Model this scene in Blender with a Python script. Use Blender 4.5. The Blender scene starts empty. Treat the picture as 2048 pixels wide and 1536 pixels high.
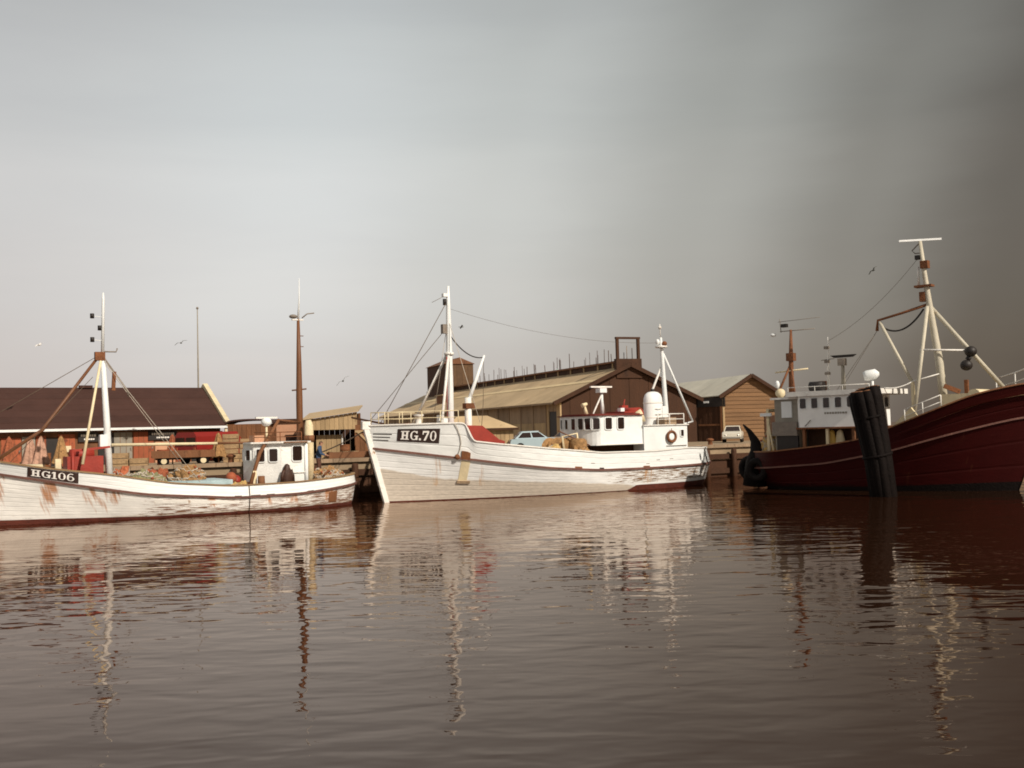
import bpy, bmesh, math, random
from mathutils import Vector, Matrix, noise
random.seed(7)
PI = math.pi
S = bpy.context.scene
COL = S.collection
def R(a): return math.radians(a)

# ------------------------------------------------------------------ camera
FPX, CAMH = 2100.0, 3.2
PITCH, ROLL = math.atan(94/FPX), R(1.5)
cam = bpy.data.cameras.new('camera'); camo = bpy.data.objects.new('camera', cam); COL.objects.link(camo)
cam.sensor_width = 36; cam.lens = 36*FPX/2048; cam.clip_start = .1; cam.clip_end = 6000
_r0, _u0, _f0 = Vector((1,0,0)), Vector((0,-math.sin(PITCH),math.cos(PITCH))), Vector((0,math.cos(PITCH),math.sin(PITCH)))
_rt = _r0*math.cos(ROLL)-_u0*math.sin(ROLL); _up = _r0*math.sin(ROLL)+_u0*math.cos(ROLL)
camo.matrix_world = Matrix(((_rt.x,_up.x,-_f0.x,0),(_rt.y,_up.y,-_f0.y,0),(_rt.z,_up.z,-_f0.z,CAMH),(0,0,0,1)))
S.camera = camo
def ray(x, y):
    u = (x-1024)/FPX; v = (768-y)/FPX
    return _f0 + _rt*u + _up*v
def at(x, y, Y):                       # survey helper: where the sight line meets a distance
    d = ray(x, y); return Vector((0,0,CAMH)) + d*(Y/d.y)

# ------------------------------------------------------------------ world
SUN_AZ = math.atan2(.70, -.71)         # compass-like: x, y towards the sun (behind the camera, over the right shoulder)
SUN_EL = R(37)
w = bpy.data.worlds.new('World'); S.world = w; w.use_nodes = True
nt = w.node_tree; N = nt.nodes; Lk = nt.links; N.clear()
out = N.new('ShaderNodeOutputWorld'); bg = N.new('ShaderNodeBackground')
sky = N.new('ShaderNodeTexSky'); sky.sky_type = 'NISHITA'; sky.sun_disc = False
sky.sun_elevation = SUN_EL; sky.sun_rotation = SUN_AZ; sky.dust_density = 4; sky.air_density = 1.2
tc = N.new('ShaderNodeTexCoord'); sx = N.new('ShaderNodeSeparateXYZ'); Lk.new(tc.outputs['Generated'], sx.inputs[0])
def ramp(tree, pts, interp='EASE'):
    r = tree.nodes.new('ShaderNodeValToRGB'); r.color_ramp.interpolation = interp
    e = r.color_ramp.elements
    while len(e) < len(pts): e.new(.5)
    for k, (p, c) in enumerate(pts):
        e[k].position = p; e[k].color = (*c, 1) if len(c) == 3 else c
    return r
# cloud deck: thin and bright on the one side, vignette darkening put into the colour on the other
mp = N.new('ShaderNodeMapping'); mp.inputs['Scale'].default_value = (1.0, 1.0, 4.2); mp.inputs['Rotation'].default_value = (0,R(-9),0)
nz = N.new('ShaderNodeTexNoise'); nz.inputs['Scale'].default_value = 2.2; nz.inputs['Detail'].default_value = 5; nz.inputs['Roughness'].default_value = .5
Lk.new(tc.outputs['Generated'], mp.inputs[0]); Lk.new(mp.outputs[0], nz.inputs['Vector'])
mz = N.new('ShaderNodeMath'); mz.operation = 'MULTIPLY_ADD'; mz.inputs[1].default_value = .10; mz.inputs[2].default_value = -.05
Lk.new(nz.outputs['Fac'], mz.inputs[0])
mx = N.new('ShaderNodeMath'); mx.operation = 'ADD'; Lk.new(sx.outputs['X'], mx.inputs[0]); Lk.new(mz.outputs[0], mx.inputs[1])
ma = N.new('ShaderNodeMapRange'); ma.inputs['From Min'].default_value = -.6; ma.inputs['From Max'].default_value = .6
mt_ = N.new('ShaderNodeMath'); mt_.operation = 'MULTIPLY_ADD'; mt_.inputs[1].default_value = -.22; Lk.new(sx.outputs['Z'], mt_.inputs[0]); Lk.new(mx.outputs[0], mt_.inputs[2])
mt2 = N.new('ShaderNodeMath'); mt2.operation = 'ADD'; mt2.inputs[1].default_value = .045; Lk.new(mt_.outputs[0], mt2.inputs[0])
Lk.new(mt2.outputs[0], ma.inputs['Value'])
ra = ramp(nt, [(0,(.60,.575,.56)),(.14,(.655,.63,.615)),(.34,(.74,.735,.72)),(.5,(.63,.62,.59)),(.66,(.42,.405,.37)),(.77,(.265,.245,.212)),(.87,(.145,.123,.098)),(1,(.06,.048,.038))])
Lk.new(ma.outputs[0], ra.inputs[0])
me_ = N.new('ShaderNodeMath'); me_.operation = 'MULTIPLY_ADD'; me_.inputs[1].default_value = .55; Lk.new(mz.outputs[0], me_.inputs[0]); Lk.new(sx.outputs['Z'], me_.inputs[2])
re_ = ramp(nt, [(0,(.86,.78,.75)),(.05,(.93,.88,.86)),(.13,(1.0,.99,.98)),(.22,(1.0,1.02,1.02)),(.30,(.87,.91,.92)),(.40,(.70,.735,.75)),(.7,(.56,.57,.56)),(1,(.52,.52,.50))])
Lk.new(me_.outputs[0], re_.inputs[0])
mu = N.new('ShaderNodeMix'); mu.data_type = 'RGBA'; mu.blend_type = 'MULTIPLY'; mu.inputs['Factor'].default_value = 1
Lk.new(ra.outputs[0], mu.inputs[6]); Lk.new(re_.outputs[0], mu.inputs[7])
mp2 = N.new('ShaderNodeMapping'); mp2.inputs['Scale'].default_value = (1.3,1.3,7); mp2.inputs['Rotation'].default_value = (0,R(12),0); Lk.new(tc.outputs['Generated'], mp2.inputs[0])
nz2 = N.new('ShaderNodeTexNoise'); nz2.inputs['Scale'].default_value = 1.6; nz2.inputs['Detail'].default_value = 7; nz2.inputs['Roughness'].default_value = .55; nz2.inputs['Distortion'].default_value = .4; Lk.new(mp2.outputs[0], nz2.inputs['Vector'])
r2 = ramp(nt, [(.3,(.965,.965,.97)),(.7,(1.025,1.025,1.02))]); Lk.new(nz2.outputs['Fac'], r2.inputs[0])
mu2 = N.new('ShaderNodeMix'); mu2.data_type = 'RGBA'; mu2.blend_type = 'MULTIPLY'; mu2.inputs['Factor'].default_value = 1; Lk.new(mu.outputs[2], mu2.inputs[6]); Lk.new(r2.outputs[0], mu2.inputs[7])
sc = N.new('ShaderNodeMix'); sc.data_type = 'RGBA'; sc.blend_type = 'MULTIPLY'; sc.inputs['Factor'].default_value = 1
Lk.new(sky.outputs[0], sc.inputs[6]); sc.inputs[7].default_value = (.1,.1,.1,1)
mm = N.new('ShaderNodeMix'); mm.data_type = 'RGBA'; mm.inputs['Factor'].default_value = .93
Lk.new(sc.outputs[2], mm.inputs[6]); Lk.new(mu2.outputs[2], mm.inputs[7]); Lk.new(mm.outputs[2], bg.inputs[0]); bg.inputs[1].default_value = 1.0
Lk.new(bg.outputs[0], out.inputs[0])

# ------------------------------------------------------------------ sun
sl = bpy.data.lights.new('sun', 'SUN'); so = bpy.data.objects.new('sun', sl); COL.objects.link(so)
sl.energy = 4.8; sl.angle = R(.6); sl.color = (1, .90, .78)
sd = Vector((math.sin(SUN_AZ)*math.cos(SUN_EL), math.cos(SUN_AZ)*math.cos(SUN_EL), math.sin(SUN_EL)))
so.rotation_euler = sd.to_track_quat('Z', 'Y').to_euler(); so.location = (0,-20,40)
S.cycles.filter_width = 1.8
vs = S.view_settings; vs.view_transform = 'Standard'; vs.look = 'None'; vs.exposure = 0; vs.gamma = 1; vs.use_curve_mapping = False

# ------------------------------------------------------------------ materials
MATS = {}
def pm(name, c, rough=.65, var=.25, scale=1.5, stretch=(1,1,1), c2=None, amt=.5, bump=.0, bscale=12, metal=0, spec=.4, uv=False):
    """procedural paint / timber / stone: base colour, broad variation, patches of a second colour, fine relief"""
    if name in MATS: return MATS[name]
    m = bpy.data.materials.new(name); m.use_nodes = True; t = m.node_tree; n = t.nodes; l = t.links
    b = n['Principled BSDF']; b.inputs['Roughness'].default_value = rough; b.inputs['Metallic'].default_value = metal
    b.inputs['Specular IOR Level'].default_value = spec
    co = n.new('ShaderNodeTexCoord'); mpn = n.new('ShaderNodeMapping'); mpn.inputs['Scale'].default_value = stretch
    l.new(co.outputs['UV' if uv else 'Object'], mpn.inputs[0])
    a = n.new('ShaderNodeTexNoise'); a.inputs['Scale'].default_value = scale; a.inputs['Detail'].default_value = 6; a.inputs['Roughness'].default_value = .62
    l.new(mpn.outputs[0], a.inputs['Vector'])
    oi = n.new('ShaderNodeObjectInfo')
    ad = n.new('ShaderNodeMath'); ad.operation = 'MULTIPLY_ADD'; ad.inputs[1].default_value = .22; l.new(oi.outputs['Random'], ad.inputs[0]); l.new(a.outputs['Fac'], ad.inputs[2])
    lo = tuple(max(0, v*(1-var)) for v in c); hi = tuple(min(1, v*(1+var)) for v in c)
    r = ramp(t, [(.32, lo), (.85, hi)], 'LINEAR'); l.new(ad.outputs[0], r.inputs[0])
    col = r.outputs[0]
    if c2:
        d = n.new('ShaderNodeTexNoise'); d.inputs['Scale'].default_value = scale*2.3; d.inputs['Detail'].default_value = 8; d.inputs['Roughness'].default_value = .68
        l.new(mpn.outputs[0], d.inputs['Vector'])
        th = .72-.34*amt
        k = ramp(t, [(th, (0,0,0)), (th+.10, (1,1,1))], 'LINEAR'); l.new(d.outputs['Fac'], k.inputs[0])
        x = n.new('ShaderNodeMix'); x.data_type = 'RGBA'; l.new(k.outputs[0], x.inputs['Factor']); l.new(col, x.inputs[6]); x.inputs[7].default_value = (*c2, 1)
        col = x.outputs[2]
    l.new(col, b.inputs['Base Color'])
    if bump:
        e = n.new('ShaderNodeTexNoise'); e.inputs['Scale'].default_value = bscale; e.inputs['Detail'].default_value = 4; l.new(mpn.outputs[0], e.inputs['Vector'])
        f = n.new('ShaderNodeBump'); f.inputs['Strength'].default_value = min(1, bump*2); f.inputs['Distance'].default_value = .05
        l.new(e.outputs['Fac'], f.inputs['Height']); l.new(f.outputs[0], b.inputs['Normal'])
    MATS[name] = m; return m

def hull_paint(name, paint, low, bare, rust, lowz=None, plank=9.0, rough=.5):
    """painted planked hull: uv = (metres along, strake level); 'wear' and 'rust' attributes say where it is worn"""
    m = bpy.data.materials.new(name); m.use_nodes = True; t = m.node_tree; n = t.nodes; l = t.links
    b = n['Principled BSDF']; b.inputs['Roughness'].default_value = rough; b.inputs['Specular IOR Level'].default_value = .35
    uv = n.new('ShaderNodeTexCoord')
    def nse(sc, scale, det=6, ro=.62):
        mpn = n.new('ShaderNodeMapping'); mpn.inputs['Scale'].default_value = sc; l.new(uv.outputs['UV'], mpn.inputs[0])
        a = n.new('ShaderNodeTexNoise'); a.inputs['Scale'].default_value = scale; a.inputs['Detail'].default_value = det; a.inputs['Roughness'].default_value = ro
        l.new(mpn.outputs[0], a.inputs['Vector']); return a.outputs['Fac']
    def math_(op, a, c, d=None):
        k = n.new('ShaderNodeMath'); k.operation = op
        for i, v in enumerate((a, c, d)):
            if v is None: continue
            if isinstance(v, (int, float)): k.inputs[i].default_value = v
            else: l.new(v, k.inputs[i])
        return k.outputs[0]
    def mixc(f, a, c):
        x = n.new('ShaderNodeMix'); x.data_type = 'RGBA'; l.new(f, x.inputs['Factor'])
        for i, v in ((6, a), (7, c)):
            if isinstance(v, tuple): x.inputs[i].default_value = (*v, 1)
            else: l.new(v, x.inputs[i])
        return x.outputs[2]
    def attr(nm):
        a = n.new('ShaderNodeAttribute'); a.attribute_name = nm; return a.outputs['Fac']
    base = ramp(t, [(.3, tuple(v*.80 for v in paint)), (.7, paint)], 'LINEAR'); l.new(nse((.5,1.6,1), 2.2), base.inputs[0])
    col = base.outputs[0]
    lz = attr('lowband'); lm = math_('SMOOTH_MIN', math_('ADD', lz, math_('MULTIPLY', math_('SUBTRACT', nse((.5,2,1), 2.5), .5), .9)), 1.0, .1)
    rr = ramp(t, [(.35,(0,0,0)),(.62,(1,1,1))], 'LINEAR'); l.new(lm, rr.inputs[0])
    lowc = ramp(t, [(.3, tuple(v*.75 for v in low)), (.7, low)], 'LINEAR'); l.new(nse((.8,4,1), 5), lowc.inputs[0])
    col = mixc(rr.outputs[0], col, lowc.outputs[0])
    pe = math_('ADD', nse((.55,9,1), 2.4, 9, .72), math_('MULTIPLY_ADD', attr('wear'), .38, -.33))
    pr = ramp(t, [(.47,(0,0,0)),(.52,(1,1,1))], 'LINEAR'); l.new(pe, pr.inputs[0])
    bc = ramp(t, [(.3, tuple(v*.45 for v in bare)), (.7, bare)], 'LINEAR'); l.new(nse((2,14,1), 3), bc.inputs[0])
    col = mixc(pr.outputs[0], col, bc.outputs[0])
    ru = math_('ADD', nse((4.2,.8,1), 1.6, 5, .6), math_('MULTIPLY_ADD', attr('rust'), .52, -.40))
    rr2 = ramp(t, [(.42,(0,0,0)),(.62,(.85,.85,.85))], 'LINEAR'); l.new(ru, rr2.inputs[0])
    col = mixc(rr2.outputs[0], col, rust)
    # fine dark scuffs everywhere
    sc_ = ramp(t, [(.70,(0,0,0)),(.76,(.7,.7,.7))], 'LINEAR'); l.new(nse((1.3,10,1), 3.1, 9, .7), sc_.inputs[0])
    col = mixc(sc_.outputs[0], col, tuple(v*.35 for v in bare))
    # strake seams
    sp = n.new('ShaderNodeSeparateXYZ'); l.new(uv.outputs['UV'], sp.inputs[0])
    pp = math_('PINGPONG', math_('MULTIPLY', sp.outputs['Y'], plank), .5)
    se = ramp(t, [(0,(0,0,0)),(.09,(1,1,1))], 'LINEAR'); l.new(pp, se.inputs[0])
    sm_ = ramp(t, [(.0,(.17,.17,.17)),(.07,(0,0,0))], 'LINEAR'); l.new(pp, sm_.inputs[0])
    col = mixc(math_('MULTIPLY', sm_.outputs[0], nse((.9,2,1), 2.0)), col, tuple(v*.6 for v in bare))
    l.new(col, b.inputs['Base Color'])
    hgt = math_('ADD', se.outputs[0], math_('MULTIPLY', nse((.7,6,1), 3), .8))
    bp = n.new('ShaderNodeBump'); bp.inputs['Strength'].default_value = .4; bp.inputs['Distance'].default_value = .035
    l.new(hgt, bp.inputs['Height']); l.new(bp.outputs[0], b.inputs['Normal'])
    MATS[name] = m; return m

M = dict(
 white=pm('white_paint', (.74,.76,.75), .5, .10, 1.2, c2=(.42,.33,.22), amt=.16, bump=.08),
 white_worn=pm('worn_white_paint', (.72,.70,.65), .6, .15, 1.6, c2=(.30,.17,.08), amt=.36, bump=.15),
 cream=pm('cream_paint', (.66,.56,.36), .6, .18, 2, c2=(.3,.18,.08), amt=.3, bump=.1),
 tan=pm('tan_timber', (.38,.265,.14), .8, .3, 1.2, (1,1,.25), c2=(.17,.09,.035), amt=.34, bump=.3, bscale=9),
 greywood=pm('grey_weathered_shaded_timber', (.27,.19,.12), .85, .3, 1.0, (1,1,.2), c2=(.11,.065,.035), amt=.42, bump=.3, bscale=9),
 brownwood=pm('brown_timber', (.16,.066,.026), .75, .35, 1.4, (1,1,.3), c2=(.05,.02,.01), amt=.36, bump=.3),
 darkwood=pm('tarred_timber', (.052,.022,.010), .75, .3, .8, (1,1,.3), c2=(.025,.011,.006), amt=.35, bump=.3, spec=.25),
 blacktar=pm('black_tar', (.005,.003,.0025), .75, .4, 2, c2=(.010,.006,.004), amt=.3, bump=.3, spec=.12),
 rubber=pm('black_rubber', (.007,.005,.0045), .8, .3, 3, bump=.1, spec=.15),
 rust=pm('rusty_iron', (.17,.062,.022), .8, .4, 3, c2=(.06,.024,.012), amt=.45, bump=.3),
 mastbrown=pm('varnished_mast', (.13,.052,.02), .5, .25, 2, (1,1,.15), c2=(.26,.13,.06), amt=.2, bump=.1),
 tarroof=pm('dark_felt_roof', (.055,.026,.020), .85, .22, .5, c2=(.085,.045,.034), amt=.25, bump=.3, bscale=5, spec=.2),
 sheet=pm('weathered_roof_sheet', (.43,.315,.18), .75, .22, .35, (1,1,1), c2=(.29,.195,.105), amt=.42, bump=.2, bscale=4),
 sheetpale=pm('pale_roof_sheet', (.60,.47,.27), .7, .15, .6, c2=(.42,.29,.15), amt=.3, bump=.15),
 roofgrey=pm('pale_grey_roof', (.50,.48,.40), .7, .18, .5, c2=(.36,.33,.25), amt=.35, bump=.15),
 yellowwall=pm('yellow_brown_boarding', (.185,.10,.045), .85, .25, .6, (.35,.35,5), c2=(.115,.06,.027), amt=.4, bump=.35, bscale=3),
 darkred=pm('dark_red_hull', (.075,.0045,.003), .42, .25, .5, c2=(.045,.004,.003), amt=.35, bump=.05, spec=.35),
 red=pm('red_paint', (.27,.028,.016), .55, .25, 2, c2=(.2,.03,.015), amt=.3, bump=.1),
 orange=pm('orange_paint', (.29,.075,.03), .75, .28, 1.5, (1,1,.5), c2=(.12,.038,.018), amt=.48, bump=.15),
 bootred=pm('red_bottom_paint', (.105,.024,.014), .75, .4, 1.5, (1,1,3), c2=(.045,.014,.009), amt=.5, bump=.2),
 railbrown=pm('brown_rubbing_strake', (.13,.055,.04), .7, .35, 2, c2=(.3,.16,.11), amt=.25, bump=.2),
 deck=pm('deck_planks', (.26,.16,.075), .8, .3, 1, (.3,3,1), c2=(.12,.065,.03), amt=.4, bump=.2),
 netbrown=pm('brown_net', (.30,.17,.07), .95, .45, 5, c2=(.08,.04,.018), amt=.5, bump=.9, bscale=16),
 netgreen=pm('green_net', (.17,.165,.085), .95, .45, 5, c2=(.36,.29,.16), amt=.5, bump=.9, bscale=16),
 nettan=pm('tan_net', (.5,.33,.12), .95, .4, 5, c2=(.2,.1,.035), amt=.4, bump=.9, bscale=16),
 paleblue=pm('pale_blue_paint', (.38,.50,.52), .55, .2, 2, c2=(.55,.5,.4), amt=.3, bump=.1),
 carblue=pm('pale_blue_car_paint', (.36,.46,.50), .3, .06, 2, spec=.6),
 carwhite=pm('off_white_car_paint', (.62,.58,.48), .3, .06, 2, spec=.6),
 carbrown=pm('tan_car_paint', (.30,.19,.10), .3, .08, 2, spec=.6),
 vanred=pm('red_van_paint', (.22,.018,.014), .35, .1, 2, spec=.5),
 glass=pm('dark_glass', (.022,.011,.008), .12, .2, 2, spec=.6),
 chrome=pm('dull_chrome', (.5,.48,.44), .3, .1, 4, metal=.8),
 steel=pm('grey_steel', (.20,.17,.14), .6, .3, 3, c2=(.12,.06,.03), amt=.35, bump=.1),
 dark=pm('black_paint', (.016,.012,.010), .55, .3, 3),
 plate=pm('brown_black_plate', (.030,.014,.010), .6, .3, 3),
 letter=pm('white_lettering', (.78,.75,.70), .6, .06, 6),
 rope=pm('rope', (.09,.065,.045), .9, .3, 8),
 ropewhite=pm('pale_rope', (.45,.40,.33), .9, .3, 8),
 concrete=pm('quay_concrete', (.29,.215,.135), .9, .22, .5, c2=(.19,.13,.075), amt=.4, bump=.2, bscale=5),
 greywall=pm('grey_house_wall', (.26,.235,.19), .7, .2, 1.5, c2=(.15,.11,.08), amt=.35, bump=.1),
 pinkwall=pm('pinkish_plaster', (.50,.27,.16), .8, .18, 1.2, c2=(.40,.10,.06), amt=.42, bump=.1),
 yellow=pm('yellow_oilskin', (.50,.31,.06), .6, .25, 3, c2=(.35,.22,.08), amt=.3, bump=.2),
 bluecloth=pm('blue_jacket', (.035,.065,.13), .9, .25, 4, bump=.3, bscale=20),
 browncloth=pm('brown_trousers', (.09,.04,.025), .9, .25, 4, bump=.3, bscale=20),
 skin=pm('skin', (.42,.22,.14), .6, .08, 6),
 hair=pm('dark_hair', (.05,.025,.015), .7, .3, 20),
 oilskin=pm('dark_oilskin', (.045,.018,.010), .55, .3, 4, bump=.2),
 gullwhite=pm('gull_white', (.70,.68,.64), .8, .08, 6),
 gullgrey=pm('gull_grey', (.10,.10,.085), .8, .2, 6),
 roofred=pm('dark_red_roof', (.12,.018,.012), .75, .3, 2, c2=(.06,.015,.01), amt=.4, bump=.1),
 boxwood=pm('fish_box_timber', (.30,.20,.105), .85, .35, 1.6, (1,1,1), c2=(.13,.075,.035), amt=.42, bump=.3),
 white_flaked=pm('flaked_white_paint', (.76,.76,.73), .6, .14, 1.3, (1,1,2.2), c2=(.34,.24,.15), amt=.30, bump=.2),
 mastcream=pm('dull_cream_mast_paint', (.50,.46,.36), .6, .15, 1.5, c2=(.3,.2,.1), amt=.25, bump=.1),
 white_bright=pm('bright_white_paint', (.84,.84,.81), .5, .08, 1.2, c2=(.5,.42,.32), amt=.14, bump=.06),
 netred=pm('rust_red_net', (.33,.10,.045), .95, .45, 5, c2=(.14,.05,.025), amt=.5, bump=.9, bscale=16),
 netpink=pm('pale_pinkish_net', (.46,.27,.19), .95, .35, 4, c2=(.25,.11,.07), amt=.4, bump=.7, bscale=16),
 olive=pm('olive_brown_paint', (.10,.055,.025), .8, .2, 1.5, bump=.1),
)
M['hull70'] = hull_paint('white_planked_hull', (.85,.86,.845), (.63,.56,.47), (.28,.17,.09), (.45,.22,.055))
M['hull106'] = hull_paint('flaking_white_planked_hull', (.86,.845,.80), (.72,.66,.56), (.25,.115,.055), (.40,.15,.035), plank=11)
M['bulwark'] = hull_paint('white_bulwark_paint', (.78,.80,.785), (.7,.66,.6), (.3,.2,.12), (.5,.3,.12), plank=3, rough=.45)
M['redhull'] = hull_paint('dark_red_steel_hull', (.034,.0016,.0013), (.012,.0016,.0012), (.075,.018,.011), (.06,.017,.008), plank=3.0, rough=.6)
M['redhull'].node_tree.nodes['Principled BSDF'].inputs['Specular IOR Level'].default_value = .12

# ------------------------------------------------------------------ mesh helpers
class MB:
    def __init__(s): s.v = []; s.f = []; s.mi = []; s.sm = []; s.uv = {}; s.att = {}
    def add(s, vs, fs, mi=0, sm=False):
        o = len(s.v); s.v += [tuple(v) for v in vs]
        for f in fs: s.f.append(tuple(o+i for i in f)); s.mi.append(mi); s.sm.append(sm)
        return o
    def box(s, x0, x1, y0, y1, z0, z1, mi=0, rot=None):
        vs = [Vector((x,y,z)) for z in (z0,z1) for y in (y0,y1) for x in (x0,x1)]
        if rot: vs = [rot @ v for v in vs]
        s.add(vs, [(0,2,3,1),(4,5,7,6),(0,1,5,4),(2,6,7,3),(0,4,6,2),(1,3,7,5)], mi); return s
    def hexa(s, a, b, mi=0):               # two quads (lists of four points) joined
        s.add(list(a)+list(b), [(3,2,1,0),(4,5,6,7),(0,1,5,4),(1,2,6,5),(2,3,7,6),(3,0,4,7)], mi); return s
    def bar(s, a, b, wx, wy=None, mi=0, up=(0,0,1)):
        wy = wy or wx; a = Vector(a); b = Vector(b); d = (b-a).normalized(); u = Vector(up)
        if abs(d.dot(u)) > .95: u = Vector((1,0,0))
        p = d.cross(u).normalized()*wx/2; q = d.cross(p).normalized()*wy/2
        s.hexa([a-p-q,a+p-q,a+p+q,a-p+q],[b-p-q,b+p-q,b+p+q,b-p+q], mi); return s
    def tube(s, path, rad, n=8, mi=0, sm=True, cap=True):
        path = [Vector(p) for p in path]; k = len(path)
        if not isinstance(rad, (list,tuple)): rad = [rad]*k
        rings = []; pu = None
        for i, p in enumerate(path):
            d = (path[min(i+1,k-1)]-path[max(i-1,0)]).normalized()
            if pu is None: pu = d.orthogonal().normalized()
            u = (pu-d*pu.dot(d)); u = u.normalized() if u.length > 1e-6 else d.orthogonal().normalized()
            pu = u; v = d.cross(u)
            rings.append([p+(u*math.cos(2*PI*j/n)+v*math.sin(2*PI*j/n))*rad[i] for j in range(n)])
        vs = [q for r in rings for q in r]; fs = []
        for i in range(k-1):
            for j in range(n): fs.append((i*n+j, i*n+(j+1)%n, (i+1)*n+(j+1)%n, (i+1)*n+j))
        o = s.add(vs, fs, mi, sm)
        if cap:
            s.f += [tuple(o+j for j in reversed(range(n))), tuple(o+(k-1)*n+j for j in range(n))]; s.mi += [mi,mi]; s.sm += [False,False]
        return s
    def lathe(s, prof, n=16, c=(0,0,0), axis='Z', mi=0, sm=True):
        vs = []; fs = []
        for r, h in prof:
            for j in range(n):
                a = 2*PI*j/n; x, y = r*math.cos(a), r*math.sin(a)
                p = (x,y,h) if axis == 'Z' else ((x,h,y) if axis == 'Y' else (h,x,y))
                vs.append((p[0]+c[0], p[1]+c[1], p[2]+c[2]))
        for i in range(len(prof)-1):
            for j in range(n): fs.append((i*n+j, i*n+(j+1)%n, (i+1)*n+(j+1)%n, (i+1)*n+j))
        s.add(vs, fs, mi, sm); return s
    def prism(s, poly, z0, z1, mi=0, sm=False, top=True):        # plan polygon extruded
        n = len(poly); vs = [(x,y,z0) for x,y in poly]+[(x,y,z1) for x,y in poly]
        s.add(vs, [(i,(i+1)%n,n+(i+1)%n,n+i) for i in range(n)], mi, sm)
        if top: s.add([(x,y,z1) for x,y in poly],[tuple(range(n))],mi); s.add([(x,y,z0) for x,y in poly],[tuple(reversed(range(n)))],mi)
        return s
    def ball(s, c, r, n=14, m=9, mi=0):
        rr = r if isinstance(r, (tuple,list)) else (r,r,r); vs = []; fs = []
        for i in range(m+1):
            a = -PI/2+PI*i/m
            for j in range(n):
                b = 2*PI*j/n; vs.append((c[0]+rr[0]*math.cos(a)*math.cos(b), c[1]+rr[1]*math.cos(a)*math.sin(b), c[2]+rr[2]*math.sin(a)))
        for i in range(m):
            for j in range(n): fs.append((i*n+j, i*n+(j+1)%n, (i+1)*n+(j+1)%n, (i+1)*n+j))
        s.add(vs, fs, mi, True); return s
    def build(s, name, mats, parent=None, loc=None, rotz=None):
        me = bpy.data.meshes.new(name); me.from_pydata(s.v, [], s.f)
        if not isinstance(mats, (list,tuple)): mats = [mats]
        for m in mats: me.materials.append(M[m] if isinstance(m, str) else m)
        me.polygons.foreach_set('material_index', s.mi); me.polygons.foreach_set('use_smooth', s.sm)
        if s.uv:
            ul = me.uv_layers.new(name='UVMap')
            for lp in me.loops: ul.data[lp.index].uv = s.uv.get(lp.vertex_index, (0,0))
        for k, d in s.att.items():
            a = me.attributes.new(k, 'FLOAT', 'POINT')
            for i in range(len(me.vertices)): a.data[i].value = d.get(i, 0.0)
        me.update()
        bm = bmesh.new(); bm.from_mesh(me); bmesh.ops.recalc_face_normals(bm, faces=bm.faces); bm.to_mesh(me); bm.free()
        o = bpy.data.objects.new(name, me); COL.objects.link(o)
        if parent: o.parent = parent
        if loc is not None: o.location = loc
        if rotz is not None: o.rotation_euler[2] = rotz
        return o
def tag(o, label=None, cat=None, group=None, kind=None):
    for k, v in (('label',label),('category',cat),('group',group),('kind',kind)):
        if v: o[k] = v
    return o
def thing(name, label, cat, loc=(0,0,0), rotz=0, group=None):
    o = bpy.data.objects.new(name, None); COL.objects.link(o); o.empty_display_size = .3
    o.location = loc; o.rotation_euler[2] = rotz; return tag(o, label, cat, group)
def dup_part(src, parent, loc=None, rotz=None):
    c = src.copy(); COL.objects.link(c); c.parent = parent
    if loc is not None: c.location = loc
    if rotz is not None: c.rotation_euler[2] = rotz
    return c
def tube(name, path, r, mat, parent, n=8): return MB().tube(path, r, n).build(name, mat, parent)
def box(name, b, mat, parent): return MB().box(*b).build(name, mat, parent)
def sag(a, b, drop, k=12):
    a = Vector(a); b = Vector(b)
    return [a.lerp(b, i/k)-Vector((0,0,drop*4*(i/k)*(1-i/k))) for i in range(k+1)]
def lerp_tab(tab, x):
    if x <= tab[0][0]: return tab[0][1]
    for (a, p), (b, q) in zip(tab, tab[1:]):
        if x <= b:
            f = (x-a)/(b-a); return p+(q-p)*f
    return tab[-1][1]
def smooth_tab(tab):                      # gentle smoothing of a height table
    def f(x, w=.5): return (lerp_tab(tab,x-w)+2*lerp_tab(tab,x)+lerp_tab(tab,x+w))/4
    return f

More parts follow.
